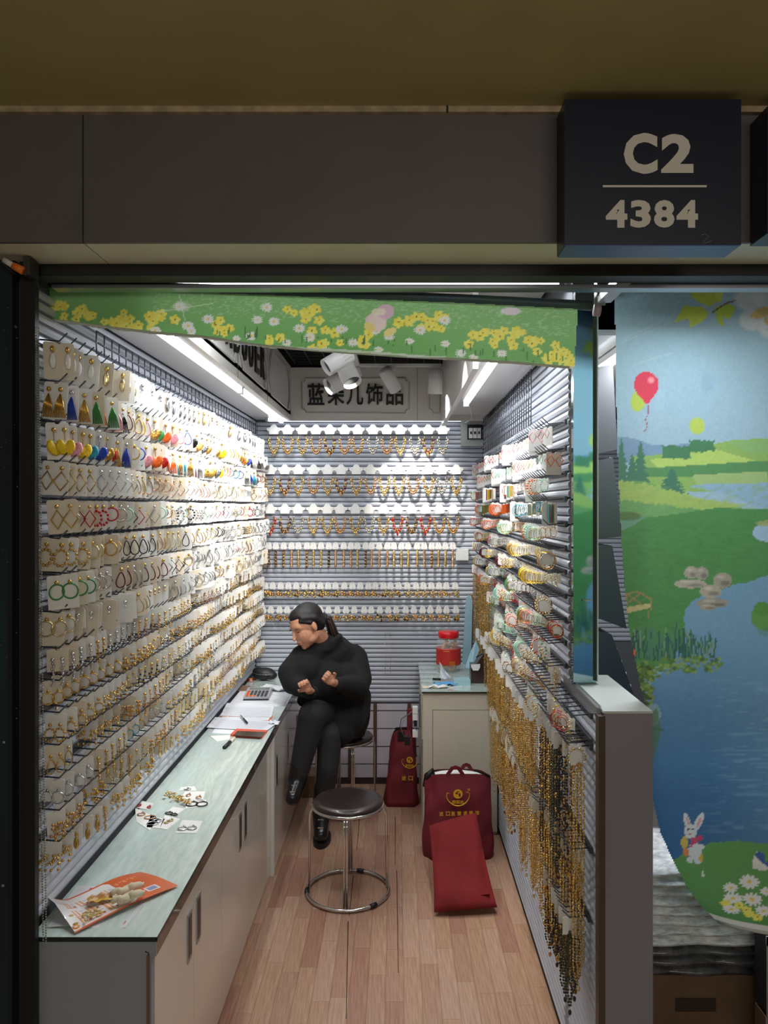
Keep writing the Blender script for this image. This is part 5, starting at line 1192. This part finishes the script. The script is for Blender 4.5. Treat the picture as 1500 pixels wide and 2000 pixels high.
for j in range(4):
    for i in range(6): MB().box(-.058+.02*i, -.044+.02*i, -.066+.025*j, -.050+.025*j, .0245, .029, m=CM['orange'] if (i < 1 or (j == 0 and i < 3)) else M_tray, M=Mx).obj('key', ca)
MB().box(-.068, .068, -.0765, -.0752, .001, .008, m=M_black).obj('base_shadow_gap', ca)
ph = thing('phone', 'smartphone in coral orange case lying by the lined sheet', 'phone', G(486, 1436, CZ), (0, 0, 0))
flat('case', ((450, 1438), (512, 1442), (522, 1430), (462, 1427)), CZ, .010, mat('phone_case', (226, 96, 70), .45), ph)
flat('screen', ((455, 1437), (510, 1440), (518, 1430), (464, 1428)), CZ+.0102, .0012, mat('phone_screen', (40, 24, 22), .12, noise=.5, scale=120), ph)
def pen(name, label, a, b_, z, r, m1, m2):
    A, B_ = G(*a, z), G(*b_, z); t = thing(name, label, 'pen', A.lerp(B_, .5)); o = t.location
    MB().tube([A-o, A.lerp(B_, .55)-o], r, m1, n=10).obj('cap', t); MB().tube([A.lerp(B_, .55)-o, B_-o], [r*.8, r*.75], m2, n=10).obj('barrel', t)
pen('pen', 'slim silver and black pen resting on the lined sheet', (483, 1412), (470, 1397), CZ+.015, .004, M_black, M_silver)
pen('pen', 'thick black capped marker pen on the bare glass counter', (438, 1460), (458, 1441), CZ+.008, .0085, M_black, M_card2)
po = thing('pouch', 'black soft pouch at the far end of the counter by the slatted back wall', 'pouch', G(515, 1328, CZ))
q = MB(); q.ell((0, 0, .038), (.072, .05, .038), None, 20, 12); q.ell((-.03, 0, .05), (.04, .04, .028), None, 16, 10); q.ell((.045, -.01, .03), (.04, .04, .026), None, 16, 10)
remesh('body', q, .006, mat('pouch_black', (22, 22, 24), .5, bump=.3, scale=30), 4, po)
MB().tube([(-.065, -.02, .05), (-.03, -.052, .045), (.03, -.055, .042), (.075, -.03, .035)], .0015, M_steel, n=5).obj('zip', po)
ik = thing('trinkets', 'small heap of coloured trinkets behind the black pouch', 'trinket', G(488, 1330, CZ))
for i in range(6): MB().ell((R.uniform(-.02, .02), R.uniform(-.05, .03), .008), .009, CM[('orange', 'red', 'gold', 'pink')[i % 4]], 8, 5).obj('trinket', ik)
# jewellery cards dropped on the counter
def counter_card(label, quad, parts):
    t = flat_thing('earring_card', label, 'earrings', quad, CZ+.0006, .001, M_card, 'card', 'earring cards dropped on the glass counter')
    for (nm, px, py, R_, mt, sx) in parts:
        p = G(px, py, CZ+.004)-t.location; b = MB(); b.ring(p, R_, .0018, mt, 16, 5, 'xy', sx, 1.0); b.ell(p+Vector((0, R_+.004, 0)), .004, M_silver, 6, 4); b.obj(nm, t)
    return t
counter_card('white card with two silver hoop earrings, lying alone on the glass counter', ((343, 1627), (384, 1628), (396, 1604), (356, 1602)), (('hoop', 356, 1618, .013, M_silver, 1.1), ('hoop', 375, 1617, .013, M_silver, 1.1)))
counter_card('white card with striped red clips at the edge of the heap nearest the wall', ((262, 1577), (288, 1582), (300, 1570), (276, 1564)), (('clip', 272, 1573, .008, CM['red'], .7), ('clip', 291, 1576, .008, CM['red'], .7)))
counter_card('curved white card with rose gold heart hoops in the nearer heap', ((266, 1605), (292, 1622), (310, 1600), (264, 1578)), (('hoop', 276, 1590, .012, M_rose, 1), ('hoop', 293, 1596, .014, M_rose, 1.3)))
counter_card('white card with silver oval earrings in the nearer heap', ((286, 1616), (312, 1618), (322, 1600), (294, 1594)), (('hoop', 298, 1608, .013, M_silver, 1.4), ('hoop', 306, 1603, .012, M_silver, 1.3)))
t = counter_card('white card with gold flower studs in the nearer heap', ((312, 1618), (326, 1621), (352, 1600), (322, 1592)), (('flower', 325, 1606, .007, M_gold2, 1), ('flower', 334, 1602, .007, M_gold2, 1)))
counter_card('small white card with black leaf earrings between the two heaps', ((322, 1590), (342, 1594), (362, 1580), (338, 1576)), (('leaf', 330, 1588, .008, CM['black'], 1.6), ('leaf', 340, 1591, .007, CM['black'], 1.6)))
counter_card('clear topped white card with pale hoops in the farther heap', ((350, 1562), (396, 1564), (400, 1546), (362, 1546)), (('hoop', 368, 1553, .010, M_rose, .8), ('hoop', 388, 1557, .010, M_rose, .9)))
counter_card('white card with large black hoops in the farther heap', ((362, 1580), (404, 1574), (402, 1562), (364, 1564)), (('hoop', 375, 1570, .020, CM['black'], 1.0), ('hoop', 394, 1570, .020, CM['black'], 1.0)))
counter_card('silver backed card at the far side of the farther heap', ((350, 1544), (384, 1545), (380, 1536), (354, 1538)), (('clip', 366, 1541, .006, M_silver, 2),))
gf = thing('gold_flower_earrings', 'golden filigree flower earrings tangled in the farther heap', 'earrings', G(345, 1562, CZ)); b = MB()
for i in range(46):
    px = R.uniform(322, 372); py = 1548+(px-322)*.35+R.uniform(-6, 6); b.ell(G(px, py, CZ+R.uniform(.003, .016))-gf.location, (R.uniform(.004, .009), R.uniform(.004, .008), .0018), M_gold if i % 3 else M_gold2, 6, 4)
tag(b.obj('petal', gf), kind='stuff')
# leaflets with snacks
M_fly = print_mat('printed_leaflet', .35, 0, .3)
def leaflet(label, quad, z, curl, paint, name='leaflet'):
    t = thing(name, label, 'leaflet', G(sum(p[0] for p in quad)/4, sum(p[1] for p in quad)/4, z)); o = np.array(t.location); q = [np.array(G(x, y, z)) for x, y in quad]
    us = np.linspace(0, 1, 130); vs = np.linspace(0, 1, 90)
    def pos(U, V):
        U_, V_ = U[..., None], V[..., None]; p = (q[0]*(1-U_)+q[1]*U_)*(1-V_)+(q[3]*(1-U_)+q[2]*U_)*V_-o
        p[..., 2] += curl(U, V); return p
    sheet('sheet', us, vs, pos, lambda U, V: paint(U*300, V*200), lambda U, V: U > -1, M_fly, t); return t
def paint_fly(U, V):
    p = Paint(U, V); p.C[:] = (214, 96, 40); p.poly([(0, 8), (170, 8), (182, 20), (182, 180), (170, 192), (0, 192)], (232, 226, 224)); p.poly([(0, 6), (20, 6), (20, 194), (0, 194)], (232, 226, 224))
    for row in (120, 62, 22):
        for i in range(4):
            x = 28+i*38; 
            for k2 in range(2): p.poly([(x+k2*10, row), (x+6+k2*10, row), (x+6+k2*10, row+36), (x+k2*10, row+36)], (226, 160, 100))
            p.ell(x+24, row+5, 5, 5, (150, 70, 60)); p.line([(x+21, row+22), (x+29, row+22)], 1.2, (120, 120, 130)); p.line([(x+21, row+28), (x+27, row+28)], 1.2, (150, 150, 160)); p.line([(x, row-4), (x+28, row-4)], 1.6, (220, 100, 90))
    p.ell(10, 20, 9, 10, (226, 130, 40)); p.ell(10, 20, 4, 4, (240, 220, 200))
    p.poly([(225, 30), (262, 30), (262, 62), (225, 62)], (232, 226, 224)); p.poly([(229, 34), (258, 34), (258, 58), (229, 58)], (110, 120, 170), .8)
    for i in range(6): p.poly([(192+i*12, 150+(i % 2)*8), (200+i*12, 150+(i % 2)*8), (200+i*12, 166), (192+i*12, 166)], (236, 150, 100))
    p.line([(200, 90), (212, 90)], 2, (240, 190, 160)); p.line([(200, 45), (215, 45)], 4, (240, 170, 120))
    return p.C
leaflet('blue and red leaflet mostly hidden under the orange leaflet', ((92, 1812), (245, 1812), (300, 1745), (150, 1730)), CZ+.001, lambda U, V: .001+.003*np.sin(6*U), lambda U, V: (lambda p: (p.C.__setitem__(slice(None), (222, 222, 226)), p.ell(262, 20, 26, 14, (200, 70, 90), .8), p.ell(246, 14, 20, 10, (90, 100, 170), .5), p.poly([(60, 150), (90, 150), (90, 190), (60, 190)], (216, 60, 70)))and p.C)(Paint(U, V)))
leaflet('orange takeaway leaflet with product pictures lying at the front of the counter', ((147, 1824), (349, 1731), (274, 1702), (88, 1776)), CZ+.003, lambda U, V: .002+.034*np.clip(1-U*4.5, 0, 1)**1.5*np.clip(V*1.5, 0, 1)+.007*np.sin(PI*U)*(1+np.sin(5*V)*.4)+.006*np.sin(7*U+3*V)*U*(V), paint_fly)
M_roll = mat('pale_snack', (216, 202, 172), .7, noise=.08, scale=60, bump=.3)
for i, (a, c, r_, lb) in enumerate((((217, 1746), (281, 1726), .010, 'pale bumpy peeled snack roll, farther of the two on the orange leaflet'), ((218, 1762), (282, 1742), .011, 'pale bumpy peeled snack roll, nearer of the two on the orange leaflet'))):
    A, C_ = G(*a, CZ+.028), G(*c, CZ+.028); t = thing('snack_roll', lb, 'snack', A.lerp(C_, .5)); o = t.location
    N = 14; MB().tube([A.lerp(C_, j/N)-o+Vector((0, .004*math.sin(j*1.1), .003*math.sin(j*.8))) for j in range(N+1)], [r_*(.25+.85*math.sin(PI*min(max(j/N, .06), .94))**.5)+.001*math.sin(j*2.3) for j in range(N+1)], M_roll, n=12).obj('body', t)
pk = thing('snack_wrapper', 'torn brown and yellow wrapper beside the pale snack rolls', 'wrapper', G(195, 1757, CZ+.018)); crumple('foil', pk, .06, .04, .008, mat('wrapper', (176, 110, 80), .35, rgb2=(222, 190, 60), scale=14, noise=.1), 5, rot=.5)
for i, (px, py) in enumerate(((138, 1789), (163, 1787), (170, 1782), (178, 1780), (183, 1787), (190, 1784), (176, 1790), (167, 1797), (148, 1804), (186, 1776), (192, 1779), (172, 1788), (198, 1782))):
    o = MB().ell((0, 0, 0), (.0075, .0032, .003), mat('seed_shell', (206, 180, 104), .5, noise=.2, scale=80), 8, 6).obj('seed_shell', None, G(px, py, CZ+.018), (0, 0, R.uniform(0, 3))); tag(o, 'pale pistachio sized seed shell on the orange leaflet', 'seed', 'seed shells scattered on the orange leaflet')
# ------------------------------------------------------------------ the seated woman
M_skin = mat('skin', (206, 148, 118), .55, noise=.03, scale=20); M_coat = mat('coat_black', (8, 8, 9), .9, bump=.3, scale=12, noise=.1)
M_trou = mat('trousers_charcoal', (36, 35, 38), .85, bump=.15, scale=30, noise=.08); M_hair = mat('hair_black', (13, 10, 10), .62, stretch=(1, 1, 6), scale=40, noise=.3); M_boot = mat('boot_black', (14, 14, 16), .3, coat=.3)
per_ = thing('person', 'seated woman in black coat and dark trousers, head bowed towards the counter, hands raised', 'person', (-0.30, 4.3, 0))
O = Vector(per_.location)
def Q(px, py, d): return P(px, py, d)-O
# head frame
hc = Q(598, 1222, 4.13); f = Vector((-.70, -.60, -.40)).normalized(); u = Vector((-.40, -.12, .90)); u = (u-f*u.dot(f)).normalized(); rt = f.cross(u).normalized()
HB_ = (f, rt, u)
def HP(a, b_, c): return hc+f*a+rt*b_+u*c
bd = MB()
bd.ell(HP(-.014, 0, .026), (.094, .073, .084), None, 24, 16, basis=HB_)
bd.ell(HP(.026, 0, -.030), (.060, .057, .076), None, 20, 14, basis=HB_)
bd.ell(HP(.044, 0, -.076), (.034, .032, .032), None, 14, 10, basis=HB_)
bd.ell(HP(.062, 0, -.094), (.015, .017, .014), None, 12, 8, basis=HB_)
bd.ell(HP(.054, 0, .022), (.030, .052, .036), None, 14, 10, basis=HB_)
for s in (-1, 1):
    bd.ell(HP(.051, s*.032, -.030), (.020, .019, .022), None, 12, 8, basis=HB_)
    bd.ell(HP(-.006, s*.071, -.008), (.016, .008, .028), None, 10, 8, basis=HB_)
    bd.ell(HP(.016, s*.040, -.064), (.034, .017, .026), None, 12, 8, basis=HB_)
cap(bd, HP(.080, 0, .010), HP(.098, 0, -.026), .006, .0085); bd.ell(HP(.099, 0, -.030), (.009, .012, .008), None, 10, 8, basis=HB_)
bd.ell(HP(.079, 0, -.056), (.012, .021, .007), None, 10, 6, basis=HB_); bd.ell(HP(.077, 0, -.068), (.012, .018, .008), None, 10, 6, basis=HB_)
chest = Q(640, 1285, 4.27); neck = Q(628, 1252, 4.21); waist = Q(668, 1345, 4.38); pelvis = Q(672, 1388, 4.43)
chain_caps(bd, [HP(-.030, 0, -.05), neck, chest], [.050, .050, .07])
chain_caps(bd, [chest, waist, pelvis], [.120, .110, .112])
shL = Q(594, 1284, 4.15); shR = Q(688, 1288, 4.34)
cap(bd, chest, shL, .07, .050); cap(bd, chest, shR, .07, .050)
elL = Q(572, 1334, 4.04); wrL = Q(606, 1350, 3.95); elR = Q(696, 1344, 4.14); wrR = Q(657, 1335, 3.97)
chain_caps(bd, [shL, elL, wrL], [.046, .036, .024]); chain_caps(bd, [shR, elR, wrR], [.050, .040, .024])
hipA = Q(655, 1396, 4.38); knA = Q(610, 1397, 3.99); anA = Q(580, 1525, 3.97); toA = Q(571, 1556, 3.88)
hipB = Q(685, 1398, 4.40); knB = Q(644, 1438, 4.06); anB = Q(628, 1596, 4.08); toB = Q(627, 1628, 3.97)
shinA = [knA, Q(596, 1458, 3.98), anA]; shinB = [knB, Q(640, 1500, 4.03), anB]
chain_caps(bd, [hipA]+shinA+[toA], [.080, .052, .040, .030, .026]); chain_caps(bd, [hipB]+shinB+[toB], [.080, .052, .040, .030, .026])
K = .80
def hand(wr, center, fing, thumbdir, palmn):
    """palm block with four unequal curled fingers and a thumb from its side"""
    c = Vector(center); fd = Vector(fing).normalized(); pn = Vector(palmn); pn = (pn-fd*pn.dot(fd)).normalized(); sd = fd.cross(pn).normalized()
    if sd.dot(Vector(thumbdir)) < 0: sd = -sd
    bd.ell(c, (.036*K, .033*K, .014*K), None, 14, 10, basis=(fd, sd, pn)); cap(bd, wr, c-fd*.02*K, .022, .019)
    for i, L in enumerate((.9, 1.0, .93, .75)):
        L *= K; o = c+fd*.030*K+sd*(.0262-.0176*i)*K; k1 = o+(fd*.85+pn*.35)*.030*L; k2 = k1+(fd*.05+pn*1.0)*.022*L; k3 = k2+(fd*-.75+pn*.45)*.017*L
        chain_caps(bd, [o-fd*.012*K, k1, k2, k3], [.0072, .0068, .0062, .0054])
    t0 = c-fd*.012*K+sd*.026*K; t1 = t0+(fd*.5+sd*.75+pn*.4)*.028*K; t2 = t1+(fd*.75-sd*.10+pn*.6)*.024*K
    chain_caps(bd, [t0, t1, t2], [.010, .0082, .0070])
hcL, hcR = Q(598, 1342, 3.90), Q(644, 1328, 3.91)
hand(wrL, hcL, (-.35, -.35, .75), (-.9, 0, 0), (-.2, -.9, .5))
hand(wrR, hcR, (-.55, -.35, .65), (.2, 0, .9), (.1, -.9, .35))
body = remesh('body', bd, .0034, M_skin, 3, per_)
# face
M_lip = mat('lip', (168, 84, 80), .5); M_eye = mat('eye_dark', (24, 16, 14), .3)
for s in (-1, 1):
    e = MB(); e.tube([HP(.0785-.009*abs(t)**2-.001*t, s*(.031+.0125*t), .0005-.003*t*t) for t in (-1, -.5, 0, .5, 1)], [.0008, .002, .0024, .002, .0008], M_eye, n=6); e.obj('eye', per_)
    e = MB(); e.tube([HP(.0835-.012*abs(t)**2-.002*t, s*(.030+.016*t), .020-.004*t*t+.002*t) for t in (-1, -.5, 0, .5, 1)], [.0008, .0018, .002, .0016, .0008], M_hair, n=6); e.obj('eyebrow', per_)
e = MB(); e.tube([HP(.0905-.012*t*t, .019*t, -.0565-.0015*t*t) for t in (-1, -.5, 0, .5, 1)], [.001, .0024, .003, .0024, .001], M_lip, n=6); e.tube([HP(.0885-.012*t*t, .016*t, -.0655+.002*t*t) for t in (-1, -.5, 0, .5, 1)], [.001, .0026, .0034, .0026, .001], M_lip, n=6); e.obj('lips', per_)
# hair drawn back over the skull
hr = MB(); hr.ell(HP(-.026, 0, .034), (.091, .077, .084), None, 24, 16, basis=HB_); hr.ell(HP(-.050, 0, -.004), (.066, .072, .066), None, 20, 14, basis=HB_)
hr.ell(HP(.000, 0, .070), (.070, .060, .042), None, 20, 12, basis=HB_)
for s in (-1, 1):
    cap(hr, HP(.030, s*.052, .056), HP(-.03, s*.064, .030), .018, .021); cap(hr, HP(-.028, s*.066, .026), HP(-.060, s*.050, -.02), .020, .024)
for s in (-1, 1): cap(hr, HP(.046, s*.052, .048), HP(.004, s*.068, .018), .012, .012)
bun = HP(-.118, 0, -.014); cap(hr, HP(-.08, 0, .006), bun, .045, .022)
hair = remesh('hair', hr, .004, M_hair, 6, per_)
pt = MB(); tail = [bun, bun+Vector((.026, .0, -.014)), Q(652, 1244, 4.24), Q(664, 1258, 4.26), Q(674, 1274, 4.24)]
rr = random.Random(3)
for i in range(40):
    o1 = Vector((rr.uniform(-1, 1), rr.uniform(-1, 1), rr.uniform(-1, 1)))
    pt.tube([p+o1*w_ for p, w_ in zip(tail, (.010, .015, .022, .022, .012))], [.004, .005, .005, .004, .001], M_hair if i % 3 else mat('hair_brown', (62, 36, 24), .5), n=5)
tag(pt.obj('ponytail', per_), 'dark brown ponytail hanging over the collar')
MB().ring(bun+Vector((.012, 0, -.005)), .020, .006, M_black, 14, 6, 'yz').obj('hair_tie', per_)
# coat: one padded shell with sleeves, stand collar and a long drop behind the thigh
ctb = MB()
chain_caps(ctb, [Q(640, 1284, 4.27), Q(648, 1322, 4.31), Q(662, 1366, 4.35), Q(676, 1405, 4.40)], [.140, .172, .178, .135])
cap(ctb, Q(632, 1268, 4.23), shL+Vector((-.002, .01, -.005)), .095, .078); cap(ctb, Q(642, 1272, 4.27), shR+Vector((0, 0, -.01)), .105, .085)
chain_caps(ctb, [shL+Vector((0, .01, -.01)), Q(567, 1314, 4.08), elL, wrL+Vector((-.010, .004, -.002))], [.080, .068, .060, .036])
chain_caps(ctb, [shR, Q(697, 1325, 4.25), elR, wrR+Vector((.016, .006, -.006))], [.090, .085, .070, .040])
for q_, r_ in (((600, 1310, 4.13), .095), ((612, 1338, 4.13), .095), ((625, 1362, 4.16), .085), ((640, 1330, 4.15), .11), ((668, 1335, 4.2), .12), ((600, 1362, 4.16), .05), ((585, 1335, 4.10), .07)):
    ctb.ell(Q(*q_), r_, None, 18, 12)
cap(ctb, Q(592, 1368, 4.15), Q(640, 1380, 4.17), .035, .05)
chain_caps(ctb, [Q(680, 1385, 4.36), Q(674, 1408, 4.17), Q(670, 1432, 4.09), Q(664, 1452, 4.07)], [.125, .105, .062, .014])
chain_caps(ctb, [Q(700, 1360, 4.40), Q(703, 1400, 4.40), Q(706, 1432, 4.38)], [.075, .060, .022])
cap(ctb, Q(666, 1448, 4.09), Q(706, 1428, 4.36), .016, .026); cap(ctb, Q(670, 1430, 4.18), Q(702, 1415, 4.36), .04, .045)
for i in range(16):                                  # stand-up collar around the neck
    a = 2*PI*i/16; ca_ = neck+Vector((.068*math.cos(a)+.014, .066*math.sin(a)+.004, -.036+.016*math.cos(a)))
    cap(ctb, ca_, ca_+Vector((.010+.008*math.cos(a), 0, .024+.024*math.cos(a))), .026, .016)
cap(ctb, Q(652, 1242, 4.28), Q(672, 1262, 4.31), .030, .04)
coat = remesh('coat', ctb, .0065, M_coat, 8, per_)
for w_, h_ in ((wrL, hcL), (wrR, hcR)):
    dd_ = (h_-w_).normalized(); cu = MB(); cu.tube([w_-dd_*.028, w_-dd_*.006], [.038, .031], M_coat, n=18); cu.obj('cuff', per_)
MB().tube([Q(655, 1449, 4.13), Q(661, 1462, 4.15), Q(655, 1474, 4.15), Q(649, 1481, 4.15)], .0016, M_coat, n=5).obj('drawstring', per_)
# trousers, two legs in one garment
tr_ = MB()
chain_caps(tr_, [hipA, Q(630, 1394, 4.15)]+shinA, [.096, .086, .074, .062, .048])
chain_caps(tr_, [hipB, Q(666, 1418, 4.24)]+shinB, [.090, .080, .066, .058, .046])
trousers = remesh('trousers', tr_, .0065, M_trou, 4, per_)
def boot(an, to, up, bk_):
    b = MB(); chain_caps(b, [up, an+Vector((0, .0, 0)), an+Vector((0, -.02, -.015)), to], [.054, .050, .046, .036]); cap(b, an+Vector((0, .015, -.045)), to+Vector((0, 0, -.006)), .040, .038)
    bo = remesh('boot', b, .006, M_boot, 3, per_)
    for i, t in enumerate((.35, .75)):
        p = an.lerp(to, t)+Vector((0, -.040, .020)); MB().box(p.x-.014, p.x+.014, p.y-.003, p.y+.003, p.z-.003, p.z+.003, m=M_steel).obj('buckle', bo)
    return bo
boot(anA, toA, Q(587, 1492, 3.975), 0); boot(anB+Vector((0, 0, .02)), toB, Q(632, 1540, 4.06), 1)
sol = MB(); c_ = toB; sol.prism([(c_.x+.046*math.cos(a), anB.y*.5+c_.y*.5+.105*math.sin(a)) for a in [2*PI*i/20 for i in range(20)]], 0.0, 0.022, 'z', M_black); sol.obj('sole', per_)
